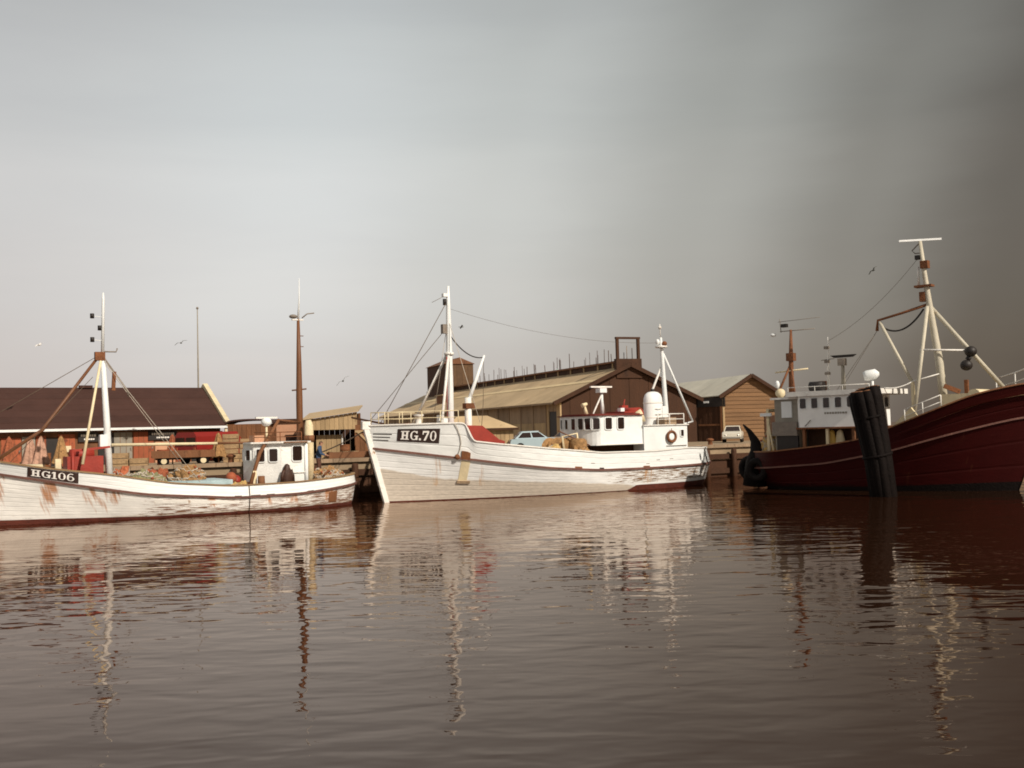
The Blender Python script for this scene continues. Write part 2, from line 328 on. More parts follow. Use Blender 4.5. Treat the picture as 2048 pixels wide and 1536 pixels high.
# ------------------------------------------------------------------ setting: water, quay
QU = Vector((.883,.469,0)); QN = Vector((-.469,.883,0)); QP = Vector((15.25,67.9,0)); QZ = 1.8
def quay(t, off=0, z=0): p = QP+QU*t+QN*off; return Vector((p.x,p.y,z))
def water():
    mb = MB()
    mb.add([(-2500,-400,0),(2500,-400,0),(2500,3500,0),(-2500,3500,0)], [(0,1,2,3)])
    m = bpy.data.materials.new('harbour_water'); m.use_nodes = True; t = m.node_tree; n = t.nodes; l = t.links
    b = n['Principled BSDF']
    co = n.new('ShaderNodeTexCoord')
    def nse(sc, scale, det, ro=.5, dist=0, rot=0):
        mpn = n.new('ShaderNodeMapping'); mpn.inputs['Scale'].default_value = sc; mpn.inputs['Rotation'].default_value = (0,0,rot); l.new(co.outputs['Object'], mpn.inputs[0])
        a = n.new('ShaderNodeTexNoise'); a.inputs['Scale'].default_value = scale; a.inputs['Detail'].default_value = det; a.inputs['Roughness'].default_value = ro; a.inputs['Distortion'].default_value = dist
        l.new(mpn.outputs[0], a.inputs['Vector']); return a.outputs['Fac']
    a = nse((.6,1,1), .55, 1, .4, .25, R(8)); c = nse((.5,1,1), 1.75, 1.5, .5, .3, R(-10)); d = nse((.6,1,1), 3.4, 1, .5, 0, R(5))
    # cat's paws: patches of rougher and smoother water
    pz = nse((.35,1,1), .09, 2, .5); pr = ramp(t, [(.35,(.35,.35,.35)),(.65,(1,1,1))]); l.new(pz, pr.inputs[0])
    def bmp(h, s, d_, nrm=None, k=None):
        f = n.new('ShaderNodeBump'); f.inputs['Strength'].default_value = s; f.inputs['Distance'].default_value = d_; l.new(h, f.inputs['Height'])
        if nrm: l.new(nrm, f.inputs['Normal'])
        if k: l.new(k, f.inputs['Strength'])
        return f.outputs[0]
    o = bmp(a, 1, .024); o = bmp(c, 1, .028, o, pr.outputs[0]); o = bmp(d, 1, .007, o, pr.outputs[0])
    # silty harbour water: brown body seen through a slightly tinted reflecting surface
    n.remove(b); df = n.new('ShaderNodeBsdfDiffuse'); df.inputs['Color'].default_value = (.022,.009,.0045,1)
    gl = n.new('ShaderNodeBsdfGlossy'); gl.inputs['Color'].default_value = (.97,.845,.755,1); gl.inputs['Roughness'].default_value = .02
    fr = n.new('ShaderNodeFresnel'); fr.inputs['IOR'].default_value = 1.32; mxs = n.new('ShaderNodeMixShader')
    for q in (df, gl, fr): l.new(o, q.inputs['Normal'])
    l.new(fr.outputs[0], mxs.inputs[0]); l.new(df.outputs[0], mxs.inputs[1]); l.new(gl.outputs[0], mxs.inputs[2]); l.new(mxs.outputs[0], n['Material Output'].inputs['Surface'])
    MATS['water'] = m
    return tag(mb.build('water', m), kind='structure')
water()
def quays():
    mb = MB(); a, b2 = quay(-140), quay(160); c, d = quay(160,1800), quay(-140,1800)
    P = [a,b2,c,d]
    mb.add([(p.x,p.y,QZ) for p in P]+[(p.x,p.y,-3) for p in P], [(0,1,2,3),(0,4,5,1),(1,5,6,2),(3,2,6,7),(0,3,7,4)])
    q = tag(mb.build('quay', 'concrete'), kind='structure')
    ang = math.atan2(QU.y, QU.x)
    # cap beam in lengths, piles and walings: every timber a piece of its own
    def piece(src, t, off, z):
        p = quay(t, off, z)
        if src[1] is None:
            src[1] = src[0].build(src[2], src[3], q, loc=p, rotz=ang)
        else: dup_part(src[1], q, p, ang)
    cap = [MB().box(-1.99,1.99,-.18,.2,0,.2), None, 'cap_beam', 'greywood']
    wal = [MB().box(-2.99,2.99,-.24,-.02,-.16,.16), None, 'waling', 'darkwood']
    pile = [MB().tube([(0,0,-4.2),(0,0,-.1),(.02,0,.05)], [.19,.18,.14], 10), None, 'pile', 'darkwood']
    fac = [MB().box(-1.49,1.49,-.06,-.005,-4.0,0), None, 'shadow_facing', 'darkwood']  # dark sheets added over the lower face, standing for the quay's shadow
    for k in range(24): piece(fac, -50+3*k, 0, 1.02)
    for k in range(18): piece(cap, -50+4*k, 0, QZ+.004)
    for k in range(12):
        piece(wal, -49+6*k, 0, 1.25); piece(wal, -49+6*k, 0, .35)
    for k in range(34): piece(pile, -50+2.1*k, -.42, QZ-.12)
    return q
quays()

# ------------------------------------------------------------------ hull builder
class Hull:
    """levels: 0 keel, 1 waterline, 2 rubbing strake, 3 bulwark top; t from stern (0) to stem (1)"""
    def __init__(s, xa, xb, B, zf, ta, tb, pb, pa=.5):
        s.xa, s.xb, s.B, s.zf, s.ta, s.tb, s.pb, s.pa = xa, xb, B, zf, ta, tb, pb, pa
    def key(s, t, k):
        x = s.xa[k]+(s.xb[k]-s.xa[k])*t; ta, tb = s.ta[k], s.tb[k]; y = s.B[k]
        if t < ta: y *= max(0, 1-(1-t/ta)**2)**s.pa
        elif t > tb: y *= max(0, 1-((t-tb)/(1-tb))**s.pb[k])
        return Vector((x, max(y,.035), s.zf[k](x)))
    def pt(s, t, l):
        l = min(max(l,0),3); k = min(int(l),2); f = l-k
        p = [s.key(t, min(max(k+i-1,0),3)) for i in range(4)]
        q = p[1].lerp(p[2], f)
        if k < 2:
            a, b, c, d = (v.y for v in p)
            if k == 1: d = 2*c-b
            q.y = .5*(2*b+(c-a)*f+(2*a-5*b+4*c-d)*f*f+(3*b-a-3*c+d)*f**3)
        return q
    def tx(s, x, l):                       # parameter of a station at level l
        lo, hi = 0, 1
        for _ in range(40):
            m = (lo+hi)/2
            if s.pt(m, l).x < x: lo = m
            else: hi = m
        return (lo+hi)/2
    def nrm(s, t, l):
        e = .004; a = s.pt(min(1,t+e),l)-s.pt(max(0,t-e),l); b = s.pt(t,min(3,l+.05))-s.pt(t,max(0,l-.05))
        return a.cross(b).normalized() if a.cross(b).y > 0 else -a.cross(b).normalized()
    def ts(s, n=96, extra=()):
        return sorted(set([.5-.5*math.cos(PI*i/n) for i in range(n+1)])|set(extra))
    def shell(s, name, mat, parent, l0, l1, n=14, inner=0, ts=None, wear=None, rust=None, low=None):
        ts = ts or s.ts(); mb = MB(); f0 = l0 if callable(l0) else (lambda t: l0); f1 = l1 if callable(l1) else (lambda t: l1)
        L = s.xb[2]-s.xa[2]; rows = len(ts)
        for k in ('wear','rust','lowband'): mb.att[k] = {}
        for side, off in [(1,0),(-1,0)]+([(1,inner),(-1,inner)] if inner else []):
            vs = []
            for t in ts:
                for j in range(n+1):
                    l = f0(t)+(f1(t)-f0(t))*j/n; p = s.pt(t,l); y = max(p.y-off, .01)
                    vs.append((p.x-(off*.6 if t > .9 else (-off*.6 if t < .1 else 0)), side*y, p.z))
            fs = [(i*(n+1)+j, (i+1)*(n+1)+j, (i+1)*(n+1)+j+1, i*(n+1)+j+1) for i in range(rows-1) for j in range(n)]
            o = mb.add(vs, fs, 0, True); c = o
            for t in ts:
                for j in range(n+1):
                    l = f0(t)+(f1(t)-f0(t))*j/n; p = s.pt(t,l)
                    mb.uv[c] = (t*L+(40 if side < 0 else 0), l)
                    if wear: mb.att['wear'][c] = wear(p.x, l, p.z)
                    if rust: mb.att['rust'][c] = rust(p.x, l, p.z)
                    if low: mb.att['lowband'][c] = low(p.x, l, p.z)
                    c += 1
        return mb.build(name, mat, parent)
    def strip(s, name, mat, parent, l, w, h, dz=0, inn=0, ts=None, t0=0, t1=1):
        """a moulding that follows the side at level l, all round"""
        ts = [t for t in (ts or s.ts()) if t0 <= t <= t1]; path = []
        ring = [(t,1) for t in ts]+([(t,-1) for t in reversed(ts)])
        mb = MB(); vs = []
        for t, sd_ in ring:
            p = s.pt(t,l); nn = s.nrm(t,l); nn.z = 0; nn.normalize()
            for a, b in ((w,-h/2),(w,h/2),(-inn,h/2),(-inn,-h/2)):
                q = p+nn*a; vs.append((q.x, sd_*max(q.y, .0), q.z+b+dz))
        k = len(ring); closed = t0 == 0 and t1 == 1
        fs = [(4*i+j, 4*((i+1)%k)+j, 4*((i+1)%k)+(j+1)%4, 4*i+(j+1)%4) for i in range(k if closed else k-1) if closed or i != len(ts)-1 for j in range(4)]
        mb.add(vs, fs, 0, False); return mb.build(name, mat, parent)
    def deck(s, name, mat, parent, l, dz, x0, x1, camber=.08):
        mb = MB(); n = 50; nn = 8; vs = []
        for i in range(n+1):
            t = s.tx(x0+(x1-x0)*i/n, l); p = s.pt(t,l); y = max(.02, p.y-.05)
            for j in range(nn+1):
                f = -1+2*j/nn; vs.append((p.x, y*f, p.z+dz+camber*(1-f*f)))
        mb.add(vs, [(i*(nn+1)+j,(i+1)*(nn+1)+j,(i+1)*(nn+1)+j+1,i*(nn+1)+j+1) for i in range(n) for j in range(nn)], 0, True)
        return mb.build(name, mat, parent)
    def patch(s, name, mat, parent, x0, x1, l0, l1, off=.02, side=1, n=12, m=4, rnd=0):
        """thin plate lying on the hull side"""
        mb = MB(); vs = []
        for d in (off, -.03):
            for i in range(n+1):
                for j in range(m+1):
                    l = l0+(l1-l0)*j/m; t = s.tx(x0+(x1-x0)*i/n, l); p = s.pt(t,l)+s.nrm(t,l)*d; vs.append((p.x, side*p.y, p.z))
        k = (n+1)*(m+1); g = lambda i,j,o: o+i*(m+1)+j
        fs = [(g(i,j,0),g(i+1,j,0),g(i+1,j+1,0),g(i,j+1,0)) for i in range(n) for j in range(m)]
        for i in range(n): fs += [(g(i,0,0),g(i,0,k),g(i+1,0,k),g(i+1,0,0)),(g(i,m,0),g(i+1,m,0),g(i+1,m,k),g(i,m,k))]
        for j in range(m): fs += [(g(0,j,0),g(0,j+1,0),g(0,j+1,k),g(0,j,k)),(g(n,j,0),g(n,j,k),g(n,j+1,k),g(n,j+1,0))]
        mb.add(vs, fs, 0, False); return mb.build(name, mat, parent)

# slab-serif characters drawn as quads in a unit box (w, list of quads)
def arc(cx, cy, rx, ry, a0, a1, wd, wd2=None, n=14):
    q = []
    for i in range(n):
        a = R(a0+(a1-a0)*i/n); b = R(a0+(a1-a0)*(i+1)/n)
        def pts(an):
            k = wd+(abs(math.sin(an)))*( (wd2 or wd)-wd)
            return (cx+rx*math.cos(an), cy+ry*math.sin(an)), (cx+(rx-k)*math.cos(an), cy+(ry-k*.8)*math.sin(an))
        (o1,i1),(o2,i2) = pts(a), pts(b); q.append([o1,o2,i2,i1])
    return q
def rect(x0, x1, y0, y1): return [(x0,y0),(x1,y0),(x1,y1),(x0,y1)]
GLY = {
 'H': (.92, [rect(.12,.34,0,1), rect(.58,.80,0,1), rect(.34,.58,.43,.57), rect(0,.46,0,.11), rect(.46,.92,0,.11), rect(0,.46,.89,1), rect(.46,.92,.89,1)]),
 'G': (.86, arc(.43,.5,.43,.5,52,325,.22,.12,22)+[rect(.62,.84,.02,.46), rect(.46,.9,.38,.5), rect(.66,.8,.72,.98)]),
 '.': (.26, [rect(.02,.24,0,.22)]),
 '7': (.74, [rect(0,.74,.82,1), [(.54,.82),(.74,.82),(.40,0),(.16,0)], rect(0,.13,.62,.82)]),
 '0': (.74, arc(.37,.5,.37,.5,0,360,.22,.10,26)),
 '1': (.52, [rect(.16,.38,0,1), rect(0,.52,0,.12), [(.16,1),(.16,.80),(0,.72),(0,.84)]]),
 '6': (.74, arc(.37,.31,.37,.31,0,360,.20,.10,22)+arc(.43,.5,.43,.5,60,180,.20,.12,12)+[rect(0,.2,.3,.5)]),
}
def hull_text(hull, text, parent, x0, x1, l0, l1, side=1, off=.036, gap=.13):
    """letters laid along the hull; on the port side they read from the bow aft"""
    W = sum(GLY[c][0] for c in text)+gap*(len(text)-1); cur = 0
    for c in text:
        wd, quads = GLY[c]; mb = MB()
        for q in quads:
            n = 3; pts = []
            for i in range(n+1):
                for e in ((0,3),(1,2)): pass
            a, b, cc, d = q
            grid = []
            for i in range(n+1):
                for j in range(n+1):
                    u = i/n; v = j/n
                    px = (a[0]*(1-u)+b[0]*u)*(1-v)+(d[0]*(1-u)+cc[0]*u)*v; py = (a[1]*(1-u)+b[1]*u)*(1-v)+(d[1]*(1-u)+cc[1]*u)*v
                    X = x0+(x1-x0)*(cur+px)/W; l = l0+(l1-l0)*py; t = hull.tx(X,l); p = hull.pt(t,l)+hull.nrm(t,l)*off
                    grid.append((p.x, side*p.y, p.z))
            mb.add(grid, [(i*(n+1)+j,(i+1)*(n+1)+j,(i+1)*(n+1)+j+1,i*(n+1)+j+1) for i in range(n) for j in range(n)])
        mb.build('letter', 'letter', parent); cur += wd+gap

def win(parent, p, out, wdt, hgt, frame='white', glass='glass', bar_=.05, rnd=True):
    """window: raised frame ring round a recessed dark pane, centred at p on a wall facing 'out'"""
    p = Vector(p); o = Vector(out).normalized(); u = Vector((0,0,1)).cross(o).normalized(); v = Vector((0,0,1))
    mb = MB(); a, b = wdt/2, hgt/2; c = min(a,b)*.35 if rnd else .0
    def ringpts(a, b, c):
        if c < .01: return [(-a,-b),(a,-b),(a,b),(-a,b)]
        q = []
        for cx, cy, s0 in ((a-c,-b+c,-90),(a-c,b-c,0),(-a+c,b-c,90),(-a+c,-b+c,180)):
            for k in range(4): an = R(s0+30*k); q.append((cx+c*math.cos(an), cy+c*math.sin(an)))
        return q
    r0 = ringpts(a,b,c); r1 = ringpts(a+bar_,b+bar_,c+bar_ if c else 0); n = len(r0)
    def P3(q, d): return p+u*q[0]+v*q[1]+o*d
    mb.add([P3(q,.012) for q in r0], [tuple(range(n))], 1)
    vs = [P3(q,.012) for q in r0]+[P3(q,.05) for q in r0]+[P3(q,.045) for q in r1]+[P3(q,-.01) for q in r1]
    fs = []
    for k in range(3):
        for i in range(n): fs.append((k*n+i, k*n+(i+1)%n, (k+1)*n+(i+1)%n, (k+1)*n+i))
    mb.add(vs, fs, 0)
    return mb.build('window', [frame, glass], parent)
def railing(name, pts, h, parent, mat='white', r=.022, mid=True):
    mb = MB()
    top = [Vector(p)+Vector((0,0,h)) for p in pts]; mb.tube(top, r, 6)
    if mid: mb.tube([Vector(p)+Vector((0,0,h*.5)) for p in pts], r*.8, 6)
    o = mb.build(name, mat, parent)
    for p in pts: MB().tube([p, Vector(p)+Vector((0,0,h))], r*1.1, 6).build('stanchion', mat, o)
    return o
def heap(name, mat, parent, c, r, seed=0, amp=.35, nn=90, mm=34):
    mb = MB(); vs = []; fs = []
    for i in range(mm+1):
        a = PI/2*i/mm
        for j in range(nn):
            b = 2*PI*j/nn; d = Vector((math.cos(a)*math.cos(b), math.cos(a)*math.sin(b), math.sin(a)))
            k = 1+amp*noise.noise(d*2.1+Vector((seed,seed*2,0)))+amp*.5*noise.noise(d*6+Vector((seed,0,3)))+amp*.35*noise.noise(d*14+Vector((seed,5,3)))+amp*.10*noise.noise(d*34+Vector((seed,5,9)))
            vs.append((c[0]+r[0]*d.x*k, c[1]+r[1]*d.y*k, c[2]+max(0,r[2]*d.z*k)))
    for i in range(mm):
        for j in range(nn): fs.append((i*nn+j, i*nn+(j+1)%nn, (i+1)*nn+(j+1)%nn, (i+1)*nn+j))
    mb.add(vs, fs, 0, True); o = mb.build(name, mat, parent); rnd = random.Random(seed)
    def on_heap(a, b, k=1.03):
        d = Vector((math.cos(a)*math.cos(b), math.cos(a)*math.sin(b), math.sin(a))); q = k+amp*noise.noise(d*2.1+Vector((seed,seed*2,0)))+amp*.5*noise.noise(d*6+Vector((seed,0,3)))
        return (c[0]+r[0]*d.x*q, c[1]+r[1]*d.y*q, c[2]+max(0,r[2]*d.z*q))
    cd = MB()
    for _ in range(26):                     # folds of cord lying over the heap
        a0, b0 = rnd.uniform(.05,1.1), rnd.uniform(0,2*PI); da, db = rnd.uniform(-.5,.5), rnd.uniform(.5,1.6)
        cd.tube([on_heap(a0+da*i/9+.08*math.sin(i*2.1+a0*9), b0+db*i/9, 1.04) for i in range(10)], rnd.uniform(.014,.026), 5)
    cd.build('cord', 'ropewhite', o)
    fl = MB().ball((0,0,0), (.075,.055,.055), 8, 6)
    f0 = None
    for _ in range(7):
        p = on_heap(rnd.uniform(.2,1.2), rnd.uniform(0,2*PI), 1.06)
        if f0 is None: f0 = fl.build('net_float', 'orange', o); f0.location = p
        else: dup_part(f0, o, p, rnd.uniform(0,3))
    return o

# ------------------------------------------------------------------ the white cutter with plate HG.70
def cutter70():
    T = thing('fishing_boat', 'large white wooden fishing boat with HG.70 on its bow, high forecastle and wheelhouse aft', 'fishing boat', (-6.0,49.5,0), R(212), 'white fishing boats along the quay')
    shz = [(-20,2.02),(-18.4,1.97),(-16.3,2.05),(-14,1.95),(-10.6,1.98),(-7.5,2.28),(-4.7,2.58),(-3.52,2.74),(-3.34,3.0),(-3.12,3.56),(-2.9,3.62),(1.2,3.60)]
    rlz = smooth_tab([(-20,1.24),(-18.5,1.19),(-14,1.11),(-10.5,1.13),(-7.4,1.36),(-4.7,1.72),(-2.3,2.09),(.66,2.55),(1.2,2.62)])
    sh = smooth_tab(shz)
    H = Hull((-18.2,-19.25,-19.55,-19.35), (-.35,0,.72,1.0), (1.6,2.42,2.75,2.7), (lambda x:-1.2, lambda x:0, rlz, lambda x: sh(x,.07)), (.36,.24,.19,.19), (.35,.42,.52,.56), (1.55,1.75,2.2,2.5))
    ts = H.ts(110, [(x+19.35)/20.35 for x in (-3.6,-3.5,-3.42,-3.36,-3.3,-3.24,-3.18,-3.12,-3.06,-3.0,-2.9,-2.8)])
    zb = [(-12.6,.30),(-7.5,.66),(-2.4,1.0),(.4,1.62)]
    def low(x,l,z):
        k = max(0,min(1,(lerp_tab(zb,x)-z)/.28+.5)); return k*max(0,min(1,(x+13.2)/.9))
    def wear(x,l,z):
        k = .30
        if x < -10 and l > 1.35: k += .42*min(1,(-10-x)/1.5)
        if x < -12: k += .12
        return k
    def rust(x,l,z):
        k = .10
        for xc, s in ((-2.1,.35),(-4.1,.28),(-13.6,.7),(-6.5,.1)):
            k += .62*math.exp(-((x-xc)/s)**2)*(1 if 1.3 < l < 2 else .4)
        return min(k,1)
    def lb(t):
        x = -19.25+19.25*t; return 1.022+.22*max(0,min(1,(-12.4-x)/.5))
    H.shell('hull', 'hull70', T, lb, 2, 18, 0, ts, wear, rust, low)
    H.shell('bottom_paint', 'bootred', T, 0, lb, 8, 0, ts)
    H.shell('bulwark', 'bulwark', T, 2, 3, 8, .07, ts, lambda x,l,z: .22, lambda x,l,z: .12, lambda x,l,z: 0)
    H.strip('rubbing_strake', 'railbrown', T, 2, .06, .10, 0, .02, ts)
    H.strip('cap_rail', 'white_worn', T, 3, .05, .06, .03, .12, ts)
    H.deck('deck', 'deck', T, 2, -.05, -19.2, -2.8)
    H.deck('forecastle_deck', 'deck', T, 3, -.08, -3.02, .95, .12)
    # stem post
    st = MB(); pth = [H.pt(1,l) for l in (0,.5,1,1.5,2,2.5,3)]
    for a, b in zip(pth, pth[1:]): st.bar((a.x+.05,0,a.z),(b.x+.05,0,b.z), .17, .24)
    st.box(.82,1.22,-.1,.1,3.45,3.82)
    st.build('stem_post', 'white_worn', T)
    # forecastle bulkhead, red companionway
    t = H.tx(-3.12,2.2); y0 = H.pt(t,2.2).y-.30; y1 = H.pt(H.tx(-3.05,3),3).y-.22
    MB().hexa([(-3.10,-y0,1.75),(-3.10,y0,1.75),(-3.10,y1,3.5),(-3.10,-y1,3.5)],[(-3.02,-y0,1.75),(-3.02,y0,1.75),(-3.02,y1,3.5),(-3.02,-y1,3.5)]).build('bulkhead', 'red', T)
    c = MB(); pr = [(-3.11,1.7),(-6.0,1.7),(-6.0,2.72),(-5.7,2.80),(-4.75,3.50),(-3.11,3.56)]
    k = len(pr); c.add([(x,-.9,z) for x,z in pr]+[(x,.9,z) for x,z in pr], [tuple(range(k)), tuple(reversed(range(k,2*k)))]+[(i,(i+1)%k,k+(i+1)%k,k+i) for i in range(k)])
    c.build('companionway', 'red', T)
    # number plate
    pl = H.patch('number_plate', 'plate', T, -.24, -2.0, 2.40, 2.86, .022); pl['label'] = 'dark plate with white letters HG.70'
    hull_text(H, 'HG.70', pl, -.38, -1.86, 2.47, 2.79)
    for k in range(3): H.patch('bow_stripe', 'dark', T, .72-.01*k, -.02+.06*k, 2.64-.13*k, 2.675-.13*k, .012)
    # rusty scupper box and its stain plate, hanging rope with fender knot
    H.patch('scupper_box', 'rust', T, -3.02, -3.42, 1.98, 2.22, .07, n=3)
    H.patch('stain_plate', 'cream', T, -3.05, -3.45, 1.44, 1.95, .018, n=3); H.patch('fender_step', 'greywood', T, -3.0, -3.6, 1.40, 1.46, .07, n=3)
    rp = []
    for l in (3.02,2.85,2.65,2.45,2.25,2.05):
        t = H.tx(-2.62-.34*math.sin((3.02-l)*2.6), l); rp.append(H.pt(t,l)+H.nrm(t,l)*.05)
    tube('hanging_rope', rp, .02, 'ropewhite', T, 6)
    q = rp[-1]; MB().ball((q.x,q.y+.03,q.z-.03), (.14,.1,.13), 10, 7).build('rope_fender', 'rust', T)
    for x in (-8.9,-13.2): H.patch('freeing_port', 'rust', T, x, x-.42, 2.02, 2.14, .02, n=3)
    H.patch('freeing_port', 'dark', T, -10.4, -10.66, 1.98, 2.13, .02, n=3); H.patch('freeing_port', 'dark', T, -18.05, -18.25, 2.05, 2.45, .02, n=3)
    for x, l in ((-14.1,2.45),(-15.0,2.45),(-9.9,2.35),(-13.4,2.25)): H.patch('scuff_plate', 'steel', T, x, x-.22, l, l+.035, .012, n=3)
    # foremast with tripod leg, derrick, rigging
    mt = MB(); mt.tube([(-3.45,0,2.0),(-3.48,0,5.2),(-3.50,0,8.2),(-3.50,0,9.4),(-3.52,0,10.4)], [.19,.18,.14,.11,.06], 12)
    mast = mt.build('foremast', 'white', T)
    MB().tube([(-3.48,0,7.0),(-3.48,0,7.12)], [.24,.24], 12).build('mast_band', 'white_worn', mast)
    MB().tube([(-3.30,0,9.45),(-3.30,0,9.75)], .09, 8).build('mast_lamp', 'dark', mast)
    MB().box(-3.36,-3.12,-.12,.12,8.05,8.5).build('mast_lamp', 'steel', mast)
    MB().box(-3.46,-3.2,-.1,.1,9.86,10.02).build('lamp_bracket', 'white', mast)
    tube('aerial', [(-3.4,0,9.95),(-2.6,0,9.55)], .012, 'steel', mast, 5)
    for sy in (1,-1):
        tube('mast_leg', [(-3.40,sy*.1,7.0),(-2.15,sy*1.55,3.55)], .07, 'white_worn', T)
        tube('shroud', [(-3.48,sy*.1,8.6),(-3.75,sy*2.4,3.65)], .014, 'ropewhite', T, 5)
    tube('ladder_rail', [(-3.18,.22,3.6),(-3.24,.2,6.9)], .025, 'red', mast, 6)
    tube('forestay', [(-3.3,.1,9.5),(.25,.0,3.75)], .017, 'rope', T, 5); tube('forestay', [(-3.3,-.1,8.2),(.85,0,3.8)], .015, 'rope', T, 5)
    dp = MB().tube([(-4.30,.3,2.0),(-4.32,.3,4.9)], [.2,.16], 10).build('derrick_post', 'white_worn', T)
    MB().box(-4.6,-4.1,.12,.48,4.35,4.62).build('gooseneck', 'rust', dp)
    tube('derrick_boom', [(-4.30,.3,4.6),(-4.9,.2,5.9),(-5.42,.1,7.0)], [.10,.09,.06], 'white', T)
    tube('topping_lift', sag((-3.55,.1,7.9),(-5.35,.1,6.9),.32), .028, 'dark', T, 6)
    tube('boom_fall', [(-5.38,.1,6.95),(-5.0,.6,4.6),(-4.7,.8,2.9)], .014, 'rope', T, 5)
    # bow rail and forecastle fittings
    for sy in (1,-1):
        pts = []
        for x in (.75,.2,-.5,-1.3,-2.1,-2.9):
            p = H.pt(H.tx(x,3),3); pts.append((p.x, sy*max(0,p.y-.22), p.z))
        railing('bow_rail', pts, .62, T, 'cream', .02)
    wl = thing  # noqa
    cap = MB().lathe([(.30,3.5),(.30,3.62),(.16,3.68),(.14,3.98),(.24,4.04),(.24,4.1),(0,4.1)], 14, (-1.7,.1,0)).build('capstan', 'white_worn', T)
    MB().box(-2.62,-2.35,.7,.95,3.5,4.05).box(-2.62,-2.35,1.1,1.32,3.5,3.9).build('bitts', 'white', T)
    MB().tube([(-.8,-.5,3.5),(-.8,.9,3.5)], .2, 10).build('windlass', 'rust', T)
    # wheelhouse: curved front
    wy = 1.78; plan = [(-14.0,-wy),(-11.45,-wy)]+[(-11.45+.85*math.sin(R(a)), -wy*math.cos(R(a))) for a in range(12,180,12)]+[(-11.45,wy),(-14.0,wy)]
    wh = MB().prism(plan, 2.34, 3.86, 0).build('wheelhouse', 'white', T); MB().prism([(x-.35 if x > -12 else x, y*.55) for x, y in plan], 1.1, 2.335).build('shade_casing', 'darkwood', wh)  # dark colour below puts in the shadow gap under the wheelhouse
    pb = [(x*1.0+(.12 if x > -12 else -.05), y*1.06) for x, y in plan]
    rf = MB().prism(pb, 3.865, 3.915, 0); rf.prism([(x*.996-.05, y*.9) for x, y in plan], 3.915, 3.97); rf.build('roof', 'roofred', wh)
    for a, wd in ((100,.24),(118,.26),(136,.34),(154,.36)):
        an = R(a); px, py = -11.45+.85*math.sin(an), -wy*math.cos(an)
        win(wh, (px,py,3.46), (math.sin(an)/.85, -math.cos(an)/wy, 0), wd+.08, .58)
    for x in (-11.75,-12.55): win(wh, (x,wy,3.46), (0,1,0), .42, .60)
    for a in (60,80): 
        an = R(a); win(wh, (-11.45+.85*math.sin(an),-wy*math.cos(an),3.46), (math.sin(an)/.85,-math.cos(an)/wy,0), .3, .5)
    wb = MB().box(-14.02,-10.9,wy+.01,wy+.05,2.345,2.39).build('skirting', 'white_worn', wh)
    # side plating flush with the bulwark, after house
    ah = MB().box(-17.0,-14.0,-1.88,1.88,1.15,3.28).build('after_deckhouse', 'white', T)
    MB().box(-17.08,-13.96,-1.95,1.95,3.285,3.34).build('roof_edge', 'white_worn', ah)
    win(ah, (-16.62,1.88,2.86), (0,1,0), .20, .34); MB().box(-16.9,-15.5,1.885,1.93,2.18,2.21).build('ledge', 'steel', ah)
    cw = MB(); cw.tube([(-13.98,1.2,3.3),(-13.98,1.2,3.55),(-14.1,1.25,3.75),(-14.35,1.4,3.86)], [.2,.22,.3,.36], 12); cw.build('cowl_vent', 'cream', ah)
    # exhaust funnel, rounded oblong
    fu = MB(); n = 22
    def ob(rx, ry, z, cx=-15.95): return [(cx+rx*math.cos(2*PI*j/n), .35+ry*math.sin(2*PI*j/n), z) for j in range(n)]
    lv = [(.58,.42,3.3),(.58,.42,4.55),(.56,.40,4.8),(.48,.35,5.0),(.32,.24,5.12),(.12,.1,5.16)]
    vs = [p for a in lv for p in ob(*a)]
    fu.add(vs, [(i*n+j,i*n+(j+1)%n,(i+1)*n+(j+1)%n,(i+1)*n+j) for i in range(len(lv)-1) for j in range(n)]+[tuple((len(lv)-1)*n+j for j in range(n))], 0, True)
    fu = fu.build('funnel', 'white', T)
    MB().box(-16.62,-16.3,.2,.72,3.3,4.35).build('exhaust_casing', 'white', fu)
    for z in (3.7,4.5):
        b_ = MB(); b_.add([p for a in ((.59,.43,z),(.60,.44,z+.02),(.60,.44,z+.06),(.59,.43,z+.08)) for p in ob(*a)], [(i*n+j,i*n+(j+1)%n,(i+1)*n+(j+1)%n,(i+1)*n+j) for i in range(3) for j in range(n)], 0, True); b_.build('funnel_band', 'white_worn', fu)
    MB().tube([(-15.95,.35,5.1),(-15.95,.35,5.3)], .11, 10).build('exhaust_outlet', 'dark', fu)
    for z in (3.6,3.9,4.2): tube('rung', [(-15.75,.78,z),(-15.95,.84,z),(-16.15,.78,z)], .018, 'white_worn', fu, 5)
    railing('house_rail', [(-15.1,1.75,3.34),(-15.9,1.75,3.34),(-16.9,1.75,3.34),(-16.9,-1.75,3.34)], .56, T, 'white_worn', .026)
    bx_ = MB().box(-16.5,-15.7,.9,1.6,3.34,3.72).build('deck_locker', 'greywood', T)
    # mizzen tripod
    mz_ = MB().tube([(-17.2,0,1.2),(-17.15,0,4.2),(-16.98,0,7.6),(-16.95,0,8.2)], [.15,.14,.10,.06], 10).build('mizzen_mast', 'white', T)
    MB().tube([(-16.95,0,7.62),(-16.95,0,7.72)], [.34,.34], 12).build('lamp_platform', 'white_worn', mz_)
    MB().ball((-17.1,.1,7.85),(.16,.16,.14)).build('mast_lamp', 'rust', mz_); MB().ball((-16.75,-.05,7.95),(.12,.12,.16)).build('mast_lamp', 'white', mz_)
    MB().tube([(-16.93,0,8.2),(-16.9,0,8.95)], .03, 6).ball((-16.9,0,8.75),.1).build('masthead_aerial', 'white_worn', mz_)
